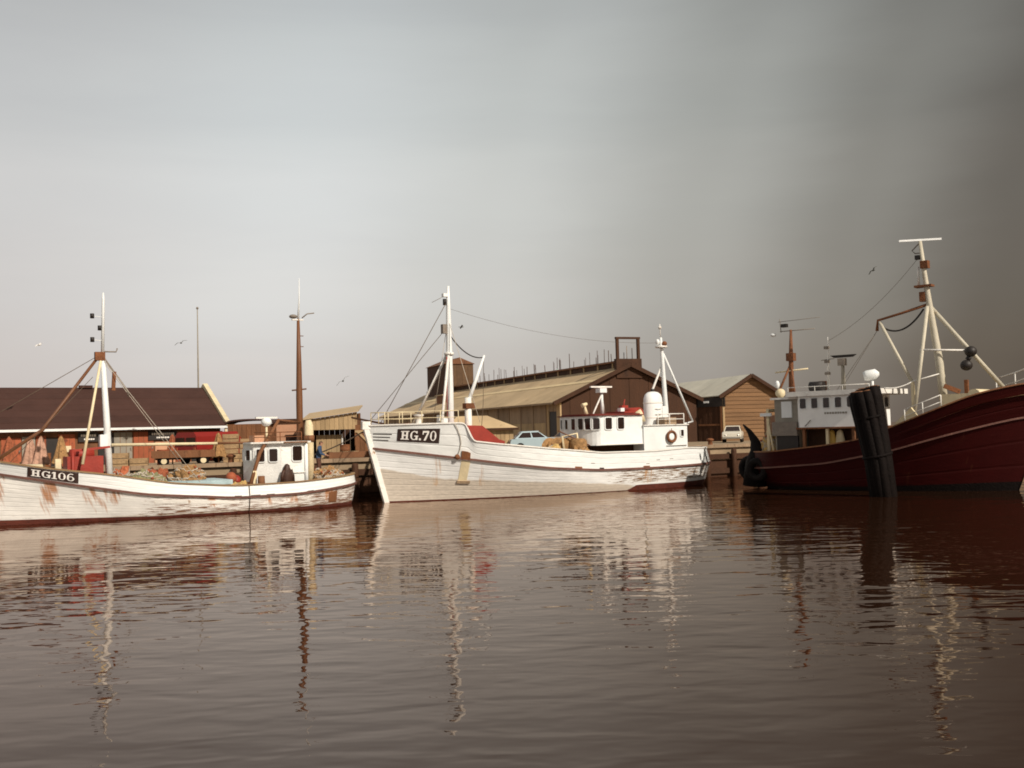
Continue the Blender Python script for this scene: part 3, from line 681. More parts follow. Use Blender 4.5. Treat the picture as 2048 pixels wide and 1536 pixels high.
    tube('mizzen_leg', [(-17.1,0,6.9),(-15.9,-.9,3.3)], .06, 'white_worn', T); tube('mizzen_leg', [(-17.05,.05,7.3),(-19.0,.1,3.45)], .06, 'white', T); tube('mizzen_bar', [(-19.0,.1,3.47),(-17.4,1.2,3.35)], .045, 'white', T)
    tube('triatic_stay', sag((-3.5,0,9.3),(-16.95,0,7.9),.5,20), .007, 'rope', T, 5)
    # wheelhouse roof gear
    rd = MB().tube([(-12.65,.1,3.98),(-12.65,.1,5.15)], [.09,.07], 8).build('radar_post', 'white', T)
    MB().box(-12.85,-12.4,-.1,.3,5.12,5.36).build('radar_housing', 'white', rd); MB().box(-13.3,-11.9,.04,.18,5.39,5.47).build('radar_scanner', 'white_worn', rd)
    tube('strut', [(-12.6,.1,4.95),(-11.6,.7,3.98)], .045, 'white_worn', rd, 6); tube('strut', [(-12.7,.1,4.7),(-13.1,-.3,3.98)], .035, 'white_worn', rd, 6)
    sl_ = MB().tube([(-11.3,.5,3.98),(-11.22,.5,4.4)], [.12,.05], 8).build('searchlight', 'cream', T); MB().tube([(-11.05,.5,4.42),(-11.35,.5,4.52)], [.12,.08], 10).build('lamp_head', 'cream', sl_)
    MB().box(-13.75,-13.5,.35,.62,4.0,4.28).build('vent_box', 'white', T); MB().tube([(-13.9,.3,4.2),(-14.0,.35,4.75)], [.05,.03], 6).box(-14.1,-13.7,.2,.5,4.28,4.42).build('compass_stand', 'red', T)
    rb = MB().box(-13.95,-13.2,-.3,1.3,4.0,4.08).build('grating', 'red', T)
    lf = MB().tube([(-14.35,-.6,3.95),(-14.35,1.1,3.95)], [.34,.34], 14).build('raft_canister', 'red', T)
    # deck machinery: trawl winch, hatch
    wn = MB().box(-10.2,-9.5,-.9,1.1,1.3,1.7).build('winch_bed', 'rust', T)
    for y in (-.5,.55): MB().tube([(-9.85,y-.32,2.25),(-9.85,y-.28,2.25),(-9.85,y+.28,2.25),(-9.85,y+.32,2.25)], [.55,.3,.3,.55], 16, sm=False).build('winch_drum', 'netbrown', wn)
    MB().box(-8.6,-6.2,-1.1,1.1,1.3,1.95).build('hatch', 'greywood', T)
    bk = MB().lathe([(.42,0),(.5,.25),(.46,.6),(.36,.72),(0,.74)], 16, (-10.35,1.0,2.0), mi=0).build('net_drum', 'netbrown', T)
    tube('warp_frame', [(-9.6,1.0,1.3),(-9.4,1.0,2.85),(-10.3,1.0,3.0),(-10.5,1.0,1.4)], .06, 'cream', T)
    tube('handrail', [(-9.2,.9,3.15),(-10.9,1.3,2.35)], .035, 'rust', T, 6)
    for a, b_ in (((.3,.5,3.7),(4.6,-2.2,1.9)),): tube('mooring_line', sag((.4,-.7,3.6),(4.4,-4.6,1.9),.4), .03, 'rope', T, 6)
    return T, H
T70, H70 = cutter70()
def on(T, p):                                # boat frame to world
    return Matrix.Translation(T.location) @ Matrix.Rotation(T.rotation_euler[2], 4, 'Z') @ Vector(p)
def rest(o, T, p, rz=0):
    o.location = on(T, p); o.rotation_euler[2] = T.rotation_euler[2]+rz; return o
def ringbuoy(p, T):
    mb = MB(); n = 26; m = 10; vs = []; fs = []; mi = []
    for i in range(n):
        a = 2*PI*i/n
        for j in range(m):
            b = 2*PI*j/m; r = .27+.075*math.cos(b); vs.append((r*math.cos(a), .075*math.sin(b), r*math.sin(a)))
    for i in range(n):
        for j in range(m):
            mb.add([], []); fs.append((i*m+j, ((i+1)%n)*m+j, ((i+1)%n)*m+(j+1)%m, i*m+(j+1)%m))
    o = mb.add(vs, fs, 0, True)
    t = thing('lifebuoy', 'round brown and white lifebuoy hung on the white deckhouse of the HG.70 boat', 'lifebuoy')
    mb.build('ring', 'rust', t)
    b = MB(); b.lathe([(0,0),(.17,0),(.19,.02),(.17,.03),(0,.03)], 18, (0,-.02,0), 'Y'); b.build('centre_disc', 'white', t)
    MB().tube([(0,0,.33),(0,0,.45)], .02, 6).build('hanger', 'rust', t)
    rest(t, T, p)
ringbuoy((-15.8,2.0,2.68), T70)
tag(rest(heap('net_heap', 'nettan', None, (0,0,0), (1.6,.85,.75), 3), T70, (-8.2,1.35,1.5)), 'tan heap of trawl net along the bulwark amidships of the HG.70 boat', 'net')
tag(rest(heap('net_heap', 'netbrown', None, (0,0,0), (1.0,.6,.95), 9), T70, (-10.3,1.45,1.3)), 'brown bundled net piled up against the curved wheelhouse front of the HG.70 boat', 'net')

# ------------------------------------------------------------------ the smaller worn cutter HG106
def cutter106():
    T = thing('fishing_boat', 'smaller weathered white wooden boat with HG106 on its bow, rust streaks and flaking paint', 'fishing boat', (-8.39,49.75,0), R(212), 'white fishing boats along the quay')
    sh = smooth_tab([(-1,1.42),(.12,1.33),(2.7,1.18),(5.5,1.15),(8.2,1.39),(10.6,1.85),(12.9,2.18),(14.6,2.51),(17.2,3.05)])
    rl = smooth_tab([(-1,1.0),(.1,.92),(2.7,.70),(5.5,.67),(9.2,1.0),(12,1.53),(14.6,2.05),(17,2.58)])
    H = Hull((.3,-.62,-.8,-.75), (15.2,16,16.8,17.1), (1.3,2.12,2.32,2.22), (lambda x:-1.1, lambda x:0, rl, sh), (.34,.22,.19,.19), (.36,.40,.50,.53), (1.5,1.75,1.85,1.95))
    def wear(x,l,z):
        k = .40
        if x < 9.9: k += .37*min(1,(9.9-x)/1.2)
        if x < 2.2: k += .08
        if l < 1.45: k += .06
        return k
    def rust(x,l,z):
        k = .24
        for xc, s in ((12.9,.22),(12.6,.15),(11.35,.2),(10.85,.16),(10.4,.2),(14.5,.2),(1.2,.4),(4.1,.2),(6.5,.25),(3.0,.3)):
            k += .8*math.exp(-((x-xc)/s)**2)*max(0,min(1,(l-1.05)/.6))
        return min(1,k)
    lb = lambda t: 1+.13*(1+.3*math.sin(9*t))*(1 if t < .5 else max(.55,1-(t-.5)*1.2))
    H.shell('hull', 'hull106', T, lb, 2, 16, 0, None, wear, rust, lambda x,l,z: max(0,min(1,(.3-z)*3)))
    H.shell('bottom_paint', 'bootred', T, 0, lb, 8)
    H.shell('bulwark', 'bulwark', T, 2, 3, 6, .06, None, lambda x,l,z: .25 if x > 1 else .5, lambda x,l,z: .15, lambda x,l,z: 0)
    H.strip('rubbing_strake', 'railbrown', T, 2, .06, .09, 0, .02)
    H.strip('cap_rail', 'deck', T, 3, .05, .055, .03, .12)
    H.deck('deck', 'deck', T, 2, -.12, -.7, 16.4)
    pl = H.patch('number_plate', 'plate', T, 13.55, 11.75, 2.16, 2.94, .022); pl['label'] = 'brown plate with white letters HG106'
    hull_text(H, 'HG106', pl, 13.42, 11.9, 2.28, 2.84)
    for x, w_ in ((5.6,.3),(4.9,.42),(4.2,.36),(2.35,.3)): H.patch('freeing_port', 'dark', T, x, x-w_, 1.95, 2.14, .025, n=3)
    # doubling plate amidships, rusty patch at the quarter
    H.patch('repair_plank', 'brownwood', T, 1.25, .8, 1.28, 1.82, .02, n=4); H.patch('tin_sheathing', 'white_worn', T, 8.9, 5.4, 1.62, 1.80, .015, n=10)
    tube('side_rope', [H.pt(H.tx(4.95,l),l)+H.nrm(H.tx(4.95,l),l)*.03 for l in (3,2.6,2.2,1.9,1.5,1.1)], .018, 'rope', T, 5)
    # foremast: stout lower mast, thin topmast with lamps
    ms = MB().tube([(10.18,0,.7),(10.3,0,4.0),(10.45,0,6.9)], [.155,.135,.10], 12).build('foremast', 'white', T)
    MB().tube([(10.45,0,6.8),(10.40,0,9.2),(10.4,0,9.5)], [.07,.06,.03], 8).build('topmast', 'white', ms)
    for x, z in ((10.85,8.5),(10.55,8.0),(10.85,7.5)): MB().tube([(x,0,z-.1),(x,0,z+.1)], .085, 8).build('mast_lamp', 'dark', ms)
    for z in (8.5,7.5): tube('lamp_bracket', [(10.85,0,z),(10.42,0,z-.05)], .015, 'white', ms, 5)
    MB().box(10.36,10.76,-.12,.12,6.62,6.98).build('mast_cap', 'rust', ms)
    MB().box(10.3,10.6,-.16,.16,3.0,3.5).build('boom_saddle', 'white', ms)
    tube('crosstree', [(10.45,0,7.0),(9.9,0,7.0),(9.85,0,7.15)], .03, 'steel', ms, 6)
    MB().bar((10.05,.1,5.35),(10.0,.1,6.15), .14, .14).build('tackle_block', 'rust', T)
    tube('mast_leg', [(10.55,.15,6.6),(11.45,1.0,2.3)], [.05,.065], 'cream', T)
    tube('stay_spar', [(10.6,0,6.8),(12.8,0,3.75),(14.6,0,2.5)], [.06,.07,.07], 'mastbrown', T)
    tube('forestay', [(10.5,0,6.9),(16.6,0,3.1)], .014, 'rope', T, 5); tube('forestay', [(10.9,.3,5.9),(14.2,1.0,2.4)], .012, 'rope', T, 5)
    tube('backstay', [(10.4,0,6.75),(9.5,.2,5.35),(9.45,.2,5.1)], .035, 'steel', T, 6)
    tube('shroud', [(10.4,.1,6.6),(7.0,2.1,1.4)], .013, 'ropewhite', T, 5); tube('shroud', [(10.4,-.1,6.6),(6.2,-2.1,1.4)], .013, 'ropewhite', T, 5)
    tube('boom', [(10.15,.15,3.05),(5.7,.2,3.0)], [.07,.055], 'cream', T); tube('boom', [(5.7,.2,3.0),(3.6,.2,2.98)], [.055,.05], 'brownwood', T)
    # wheelhouse with angled front
    plan = [(2.0,-1.28),(3.15,-1.28),(4.25,-.72),(4.45,0),(4.25,.72),(3.15,1.28),(2.0,1.28)]
    wh = MB().prism(plan, .55, 2.92).build('wheelhouse', 'white_flaked', T)
    ro = MB().prism([(1.82,-1.45),(3.2,-1.45),(4.4,-.85),(4.62,0),(4.4,.85),(3.2,1.45),(1.82,1.45)], 2.925, 3.0).build('roof', 'white_worn', wh)
    MB().box(2.0,3.1,1.2,1.52,2.94,2.99).build('eave_board', 'brownwood', ro)
    ch = Vector((.56,1.10,0)).normalized()
    for f in (.28,.74): win(wh, (3.15+(4.25-3.15)*f, 1.28+(.72-1.28)*f, 2.40), ch, .36, .56)
    win(wh, (4.35,.36,2.42), Vector((.72,.2,0)), .34, .46); win(wh, (2.42,1.28,2.45), (0,1,0), .44, .66)
    win(wh, (4.35,-.36,2.42), Vector((.72,-.2,0)), .34, .46)
    MB().box(2.02,3.14,1.29,1.34,1.58,1.62).build('moulding', 'white_worn', wh); MB().tube([(2.0,1.3,.6),(2.0,1.3,2.9)], .09, 8).build('corner_post', 'white', wh)
    # mizzen mast, brown below, white pole above
    mz_ = MB().tube([(1.75,-.1,.6),(1.75,-.1,5.0),(1.74,-.1,6.6),(1.74,-.1,8.7)], [.15,.15,.12,.065], 10).build('mizzen_mast', 'mastbrown', T)
    MB().tube([(1.74,-.1,8.7),(1.68,-.1,9.6),(1.66,-.1,10.6)], [.05,.03,.015], 6).build('pole_top', 'white', mz_)
    MB().box(1.5,2.05,-.14,-.04,8.62,8.68).build('lamp_bar', 'white_worn', mz_); MB().ball((1.98,-.1,8.8),(.2,.15,.1)).build('mast_lamp', 'steel', mz_)
    tube('vane_arm', [(1.55,-.1,8.75),(1.3,-.1,8.95),(.95,-.1,9.0)], .03, 'steel', mz_, 6)
    tube('spreader', [(2.1,-.1,5.35),(1.4,-.1,5.42)], .035, 'mastbrown', mz_, 6)
    for z in (7.4,7.9): tube('rung', [(1.74,-.1,z),(1.5,-.1,z)], .02, 'mastbrown', mz_, 5)
    # exhaust, derrick leg, radar
    ex = MB().tube([(1.55,.55,.6),(1.55,.55,3.7),(1.58,.55,3.95)], [.2,.2,.12], 12).build('exhaust_pipe', 'cream', T); MB().tube([(1.55,.55,2.95),(1.55,.55,3.25)], .24, 12).build('exhaust_band', 'brownwood', ex)
    tube('derrick_leg', [(4.75,1.55,.9),(4.1,1.15,2.5),(3.0,.6,4.0)], [.085,.085,.07], 'brownwood', T)
    tube('derrick_cross', [(3.0,.6,3.98),(1.75,0,3.85)], .05, 'brownwood', T, 6)
    rd = MB().tube([(3.45,.2,3.0),(3.45,.2,3.75)], [.06,.05], 8).build('radar_post', 'cream', T)
    MB().ball((3.45,.2,3.9),(.24,.24,.2)).build('radar_housing', 'white', rd); MB().box(2.95,3.95,.12,.28,4.06,4.13).build('radar_scanner', 'white_worn', rd)
    railing('roof_rail', [(4.2,.7,3.0),(3.2,1.3,3.0),(2.2,1.3,3.0)], .42, T, 'rust', .02)
    MB().box(3.6,4.1,-.3,.3,3.0,3.3).build('roof_locker', 'pinkwall', T)
    # deck fittings: red winch, cream coaming, hatch in pale blue, raised after deck
    wn = MB().box(10.55,11.95,-.55,.55,.9,2.62).build('winch_housing', 'red', T)
    MB().tube([(10.75,-.5,2.7),(11.7,-.5,2.7)], [.22,.22], 14).build('winch_barrel', 'red', wn); MB().tube([(11.75,.6,.9),(11.75,.6,2.9)], .06, 8).build('winch_post', 'red', wn)
    MB().bar((11.75,.6,2.86),(10.3,.6,2.98), .09).build('winch_arm', 'red', wn)
    MB().box(12.2,12.42,.45,.66,1.2,2.55).build('bollard', 'cream', T)
    MB().box(12.9,14.6,-.6,.75,1.6,2.35).build('companion_hatch', 'cream', T)
    ht = MB().box(5.5,8.0,-1.3,1.3,.55,1.22).build('hatch_coaming', 'cream', T); MB().box(5.4,8.1,-1.42,1.42,1.225,1.42).build('hatch_cover', 'paleblue', ht)
    MB().prism([(-.3,-.95),(1.85,-1.6),(1.85,1.6),(-.3,.95)], .6, 1.18).build('after_deck', 'deck', T)
    MB().bar((4.42,1.35,.9),(4.42,1.35,1.75), .16).build('stanchion_post', 'cream', T)
    MB().tube([(4.2,1.62,.95),(4.2,1.62,1.52)], [.17,.15], 10).build('deck_barrel', 'brownwood', T)
    tube('rudder_rope', [(.4,.6,1.2),(.9,1.2,1.62),(1.2,1.4,1.4)], .05, 'rust', T, 6)
    return T, H
T106, H106 = cutter106()
tag(rest(heap('net_heap', 'netgreen', None, (0,0,0), (1.0,.55,.75), 5), T106, (9.0,.95,1.1)), 'green and white net heaped on the HG106 deck beside the white mast', 'net')
tag(rest(heap('net_heap', 'netbrown', None, (0,0,0), (.75,.5,.62), 15), T106, (6.9,-.2,1.4)), 'brown net heaped on the pale blue hatch of the HG106 boat', 'net')
tag(rest(heap('net_heap', 'nettan', None, (0,0,0), (.75,.6,.6), 25), T106, (4.95,1.0,.65)), 'yellow tan net lying between blue hatch and wheelhouse on the HG106 deck', 'net')
tag(rest(heap('net_heap', 'netbrown', None, (0,0,0), (.7,.5,.55), 31), T106, (.75,.75,1.15)), 'brown net bundled on the after deck of the HG106 boat', 'net')
tag(rest(heap('net_heap', 'netred', None, (0,0,0), (.9,.6,.85), 51), T106, (8.0,-.9,1.0)), 'rust red net heaped beyond the pale blue hatch of the HG106 boat', 'net')
tag(rest(heap('net_heap', 'netred', None, (0,0,0), (.6,.45,.8), 57), T106, (9.6,-.5,1.2)), 'rust red net bundle behind the white mast of the HG106 boat', 'net')
def deck_buoys():
    for k, (x, y, z, r, m_, lab) in enumerate(((5.1,.2,1.45,.24,'orange','orange buoy lying on the HG106 deck before the wheelhouse'),(4.75,-.35,1.3,.26,'red','red buoy lying on the HG106 deck before the wheelhouse'),(8.45,.1,1.75,.20,'orange','orange buoy between the net heaps on the HG106 deck'))):
        t = thing('buoy', lab, 'buoy', group='buoys on the HG106 deck'); MB().ball((0,0,0), (r,r,r*1.1), 14, 10).build('float_body', m_, t); MB().tube([(0,0,r),(0,0,r*1.45)], [.05,.035], 8).build('float_neck', 'dark', t); rest(t, T106, (x,y,z)); t.rotation_euler[0] = .5+k
deck_buoys()
def coat():
    t = thing('oilskin_coat', 'dark brown oilskin hanging on the white wheelhouse side of the HG106 boat', 'coat')
    mb = MB(); pr = [(.04,1.05,.05),(.12,.98,.09),(.14,.85,.1),(.24,.72,.11),(.26,.5,.12),(.22,.25,.11),(.20,.0,.10)]; n = 14; vs = []
    for r, z, d in pr:
        for j in range(n):
            a = 2*PI*j/n; k = 1+.14*math.sin(5*a+z*3); vs.append((r*k*math.cos(a), d*k*math.sin(a)+d*.9, z))
    mb.add(vs, [(i*n+j,i*n+(j+1)%n,(i+1)*n+(j+1)%n,(i+1)*n+j) for i in range(len(pr)-1) for j in range(n)]+[tuple(range(n)), tuple((len(pr)-1)*n+j for j in range(n))], 0, True)
    mb.build('coat_body', 'oilskin', t)
    for s_ in (1,-1): MB().tube([(s_*.16,.1,.78),(s_*.26,.12,.5),(s_*.28,.12,.25)], [.08,.07,.06], 8).build('sleeve', 'oilskin', t)
    rest(t, T106, (2.95,1.36,.95))
coat()

# ------------------------------------------------------------------ red trawler
def trawler():
    T = thing('trawler', 'dark red steel trawler with white wheelhouse, tripod mast and high flaring bow', 'trawler', (22.2,46.43,0), R(-42))
    sh = smooth_tab([(-13,1.80),(-10.8,1.81),(-7.8,2.1),(-5.83,2.40),(-4.75,2.8),(-2.84,3.53),(-1,4.25),(.6,4.63),(2.2,4.8)])
    rl = smooth_tab([(-13,.98),(-10.8,1.07),(-7.8,1.28),(-4.63,1.85),(-2.1,2.57),(.13,3.15),(1.4,3.35)])
    H = Hull((-11.2,-12,-12.5,-12.5), (-.4,0,1.3,2.1), (1.7,2.25,2.6,2.7), (lambda x:-1.3, lambda x:0, rl, sh), (.35,.25,.16,.16), (.4,.45,.52,.56), (1.5,1.7,2.1,2.4))
    ff = lambda x,l,z: .30+.12*(1.6 < l < 2)+.14*(z < .6); rs = lambda x,l,z: .12+.5*(math.sin(x*2.7)+.3*math.sin(x*7.1) > .95)
    H.shell('hull', 'redhull', T, 1.12, 2, 16, 0, None, ff, rs, lambda x,l,z: max(0,min(1,(.5-z)*2)))
    H.shell('bottom_paint', 'blacktar', T, 0, 1.12, 8)
    H.shell('bulwark', 'redhull', T, 2, 3, 8, .07, None, ff, lambda x,l,z: .1, lambda x,l,z: 0)
    H.strip('rubbing_strake', 'railbrown', T, 2, .07, .08, 0, .02)
    H.strip('cap_rail', 'brownwood', T, 3, .05, .06, .03, .13)
    H.deck('deck', 'deck', T, 2, .25, -12.3, -4.4); H.deck('foredeck', 'deck', T, 3, -.45, -5.2, 1.8)
    # wheelhouse (the side towards the open harbour is starboard, -y)
    wh = MB().prism([(-9.45,-1.85),(-9.3,-2.0),(-6.5,-2.0),(-6.3,-1.93),(-6.18,-1.78),(-6.15,-1.6),(-6.15,1.3),(-6.45,1.6),(-9.45,1.6)], 3.0, 4.5).build('wheelhouse', 'white_bright', T)
    MB().prism([(-9.9,-2.2),(-5.6,-2.2),(-5.2,-1.6),(-5.2,1.2),(-5.6,1.8),(-9.9,1.8)], 4.505, 4.74).build('roof', 'white_worn', wh)
    for k in range(5): win(wh, (-9.08+.60*k,-2.0,4.16), (0,-1,0), .32, .48, bar_=.03)
    for y in (-1.2,-.2,.8): win(wh, (-6.15,y,4.14), (1,0,0), .5, .46)
    MB().box(-9.48,-6.13,-2.05,-1.96,2.92,2.995).build('sill_beam', 'rust', wh)
    nm = MB(); x = -8.0
    random.seed(3)
    for k in range(9): w_ = .07+.05*random.random(); nm.box(x,x+w_,-2.02,-2.003,3.62,3.71); x += w_+.04
    nm.build('faded_name', 'greywall', wh)
    tube('wiper_rope', [(-9.0,-2.06,3.05),(-8.7,-2.06,3.35)], .02, 'rope', wh, 5)
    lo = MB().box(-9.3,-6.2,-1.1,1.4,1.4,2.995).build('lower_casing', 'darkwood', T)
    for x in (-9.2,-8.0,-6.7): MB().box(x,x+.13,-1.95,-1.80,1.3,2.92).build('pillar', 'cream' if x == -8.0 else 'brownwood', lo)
    ah = MB().box(-10.75,-9.46,-1.75,1.5,1.3,4.4).build('after_house', 'greywall', T)
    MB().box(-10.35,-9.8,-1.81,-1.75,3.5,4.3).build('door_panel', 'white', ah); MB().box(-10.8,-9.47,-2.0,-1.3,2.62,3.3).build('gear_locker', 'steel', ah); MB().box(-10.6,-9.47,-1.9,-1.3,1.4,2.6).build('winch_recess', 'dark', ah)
    MB().box(-10.9,-9.46,-1.9,1.6,4.4,4.5).build('house_roof', 'white_worn', ah)
    # rusty signal mast
    m2 = MB().tube([(-10.7,0,4.5),(-10.65,0,6.6),(-10.6,0,8.0)], [.15,.12,.06], 10).build('signal_mast', 'rust', T)
    tube('yard', [(-11.5,-.1,5.85),(-9.7,-.1,5.95)], .04, 'cream', m2, 6); tube('yard', [(-11.2,0,7.95),(-9.3,0,7.95)], .022, 'steel', m2, 6); tube('yard', [(-11.3,0,8.45),(-9.0,0,8.5)], .014, 'steel', m2, 5)
    MB().ball((-11.6,0,7.8),(.18,.14,.1)).build('radome', 'white', m2); MB().tube([(-11.15,0,7.9),(-11.2,0,8.6)], .02, 6).build('aerial', 'steel', m2)
    MB().box(-11.1,-10.8,-.12,.12,8.15,8.32).build('mast_lamp', 'dark', m2); MB().prism([(-10.85,-.16),(-10.45,-.16),(-10.45,.16),(-10.85,.16)], 6.4, 6.8).build('mast_band', 'rust', m2)
    for a, b_ in (((-10.7,0,6.2),(-11.2,-.7,4.5)),((-10.65,0,6.2),(-10.1,-.8,4.5))): tube('mast_brace', [a,b_], .06, 'rust', m2, 6)
    MB().ball((-11.0,-.6,4.75),(.26,.22,.25)).build('deck_float', 'cream', T); MB().ball((-11.05,-.8,5.2),(.12,.1,.2)).build('horn', 'white', T)
    MB().tube([(-9.2,-.9,5.0),(-8.5,-.9,5.0)], [.25,.25], 12).build('raft_canister', 'dark', T)
    m3 = MB().tube([(-8.9,.4,4.74),(-8.85,.4,6.2),(-8.82,.4,7.5)], [.08,.05,.025], 8).build('aerial_mast', 'white_worn', T)
    for z in (6.9,6.2,5.6): MB().box(-9.0,-8.78,.3,.5,z,z+.14).build('mast_lamp', 'steel', m3)
    tube('yard', [(-9.2,.4,6.35),(-8.5,.4,6.4)], .02, 'steel', m3, 5); MB().box(-9.3,-9.0,.2,.6,4.74,5.3).build('vent', 'rust', T)
    rp = MB().tube([(-7.9,.0,4.74),(-7.9,.0,6.25)], [.12,.08], 8).build('radar_post', 'greywall', T); MB().hexa([(-8.3,-.1,6.4),(-7.4,-.1,6.4),(-7.4,.1,6.4),(-8.3,.1,6.4)],[(-8.5,-.12,6.52),(-7.2,-.12,6.52),(-7.2,.12,6.52),(-8.5,.12,6.52)]).build('radar_scanner', 'dark', rp)
    MB().box(-8.1,-7.75,-.15,.15,6.0,6.35).build('radar_gear', 'steel', rp)
    s2 = MB().tube([(-6.0,-1.0,4.74),(-6.0,-1.0,5.15)], .06, 8).build('searchlight', 'white', T); MB().tube([(-6.35,-1.15,5.35),(-6.22,-1.1,5.38),(-5.85,-.95,5.45),(-5.7,-.9,5.45)], [.2,.25,.24,.08], 12).build('lamp_head', 'white', s2)
    railing('bridge_rail', [(-9.8,-2.1,4.74),(-8.4,-2.1,4.74),(-7.0,-2.1,4.74),(-5.7,-2.1,4.74)], .22, T, 'white_worn', .018, False)
    # tripod foremast and gallows
    fm = MB().tube([(-3.0,0,2.9),(-3.2,0,5.8),(-3.55,0,8.6),(-3.7,0,10.0),(-3.85,0,11.6)], [.20,.18,.14,.11,.08], 12).build('foremast', 'mastcream', T)
    MB().box(-4.15,-3.35,-.22,.22,9.42,9.52).box(-3.95,-3.7,-.15,.15,8.75,9.2).build('mast_table', 'rust', fm)
    MB().tube([(-4.0,0,9.5),(-4.0,0,10.4)], .06, 8).build('lamp_pipe', 'white_worn', fm); MB().box(-3.85,-3.5,-.16,.16,10.3,10.65).build('mast_lamp', 'rust', fm); MB().box(-4.1,-3.9,-.1,.1,10.75,10.95).build('mast_lamp', 'dark', fm)
    MB().bar((-4.59,-.67,11.63),(-3.11,.67,11.69), .09, .09).build('scanner_bar', 'white', fm); tube('aerial_bow', [(-3.85,0,11.55),(-4.25,0,11.2),(-4.1,0,11.05),(-3.8,0,11.05)], .03, 'steel', fm, 6)
    tube('mast_leg', [(-3.6,-.1,8.5),(-4.05,-1.2,3.2)], .09, 'mastcream', T); tube('mast_leg', [(-3.55,.1,8.5),(-.75,1.0,4.6)], .10, 'mastcream', T)
    tube('cross_bar', [(-3.85,-.6,6.46),(-2.1,.2,6.35)], .045, 'white_worn', T)
    tube('gallows_arm', [(-3.6,0,8.6),(-4.8,-.1,8.3),(-6.0,-.1,8.05),(-6.05,-.1,7.55)], [.07,.06,.06,.08], 'rust', T)
    tube('hose', sag((-3.8,-.05,8.4),(-5.85,-.1,7.75),.55), .045, 'dark', T, 6)
    tube('derrick_boom', [(-5.9,-.1,7.95),(-4.25,-.7,5.0)], .08, 'mastcream', T)
    for y in (-.1,.3): tube('topping_wire', [(-6.05,-.1,7.55),(-8.0-y,-.2+y,4.8)], .012, 'steel', T, 5)
    tube('stay', sag((-3.9,0,10.9),(-8.82,.4,7.3),.4), .010, 'steel', T, 5)
    MB().bar((-4.2,-.75,5.0),(-4.05,-1.1,2.6), .13).build('derrick_foot', 'cream', T)
    tube('life_line', sag((-5.2,-1.6,4.75),(-4.2,-.8,5.0),.12), .03, 'white_worn', T, 6); tube('life_line', [(-4.2,-.8,5.0),(-3.1,-.1,5.35)], .03, 'white_worn', T, 6)
    for c, r in (((-1.85,.2,6.28),.27),((-2.05,.15,5.66),.27)): MB().ball(c, (r,r,r*.92), 16, 12).build('day_shape', 'dark', T)
    MB().tube([(-1.9,.18,6.05),(-2.0,.16,5.9)], .12, 8).build('shape_link', 'dark', T)
    railing('fore_rail', [(-1.3,1.8,4.2),(-.4,1.55,4.4),(.5,1.1,4.65),(1.3,.6,4.75),(1.8,0,4.8)], .85, T, 'white_worn', .03)
    railing('fore_rail', [(-4.0,-2.35,3.1),(-3.2,-2.3,3.4),(-2.4,-2.25,3.7)], .6, T, 'white_worn', .022)
    MB().box(-2.9,-1.6,-1.0,.9,2.8,4.35).build('windlass_house', 'cream', T); MB().tube([(-1.3,-1.3,4.25),(-1.3,.9,4.25)], .28, 12).build('windlass', 'cream', T)
    MB().bar((-2.1,.2,4.3),(-2.1,.2,5.0), .16).build('bollard', 'rust', T); MB().bar((-2.9,-.4,4.75),(-2.3,-.1,4.45), .22, .2).build('anchor_stock', 'rust', T)
    MB().bar((-4.9,-1.9,2.5),(-3.6,-2.2,3.6), .1, .5).build('ramp_board', 'cream', T); MB().box(-5.6,-4.9,-2.0,-1.0,2.2,3.0).build('fish_hatch', 'brownwood', T)
    # stern: curved black horn fender, black tyres
    hn = MB(); pth = [(-12.85,-1.2,3.22),(-12.5,-1.2,2.85),(-12.2,-1.25,2.4),(-12.0,-1.35,1.9),(-12.1,-1.4,1.3),(-12.2,-1.4,.1)]
    hn.tube(pth, [.04,.13,.22,.36,.5,.6], 10); hn.build('curved_stern_fender', 'rubber', T)
    gp = MB()
    for y in (-1.6,1.55): gp.bar((-11.2,y,1.3),(-11.2,y,3.9), .14)
    gp.bar((-11.2,-1.65,3.9),(-11.2,1.6,3.9), .14); gp.build('stern_gantry', 'cream', T)
    MB().box(-11.55,-10.95,-1.78,-1.68,3.6,3.76).build('lamp_board', 'white', T)
    tube('gantry_brace', [(-11.2,-1.6,3.3),(-10.75,-1.9,1.6)], .05, 'cream', T)
    for x, yy, rx in ((-12.85,-.6,.5),(-12.5,.5,.5),(-11.6,-2.2,.42)):
        n = 20; mb = MB(); vs = []; fs = []; m = 8
        for i in range(n):
            a = 2*PI*i/n
            for j in range(m):
                b = 2*PI*j/m; r = rx+.18*math.cos(b); vs.append((x+r*math.cos(a), yy-.2*math.sin(b), .95+r*math.sin(a)))
        for i in range(n):
            for j in range(m): fs.append((i*m+j, ((i+1)%n)*m+j, ((i+1)%n)*m+(j+1)%m, i*m+(j+1)%m))
        mb.add(vs, fs, 0, True); mb.build('tyre_fender', 'rubber', T)
    return T
TR = trawler()
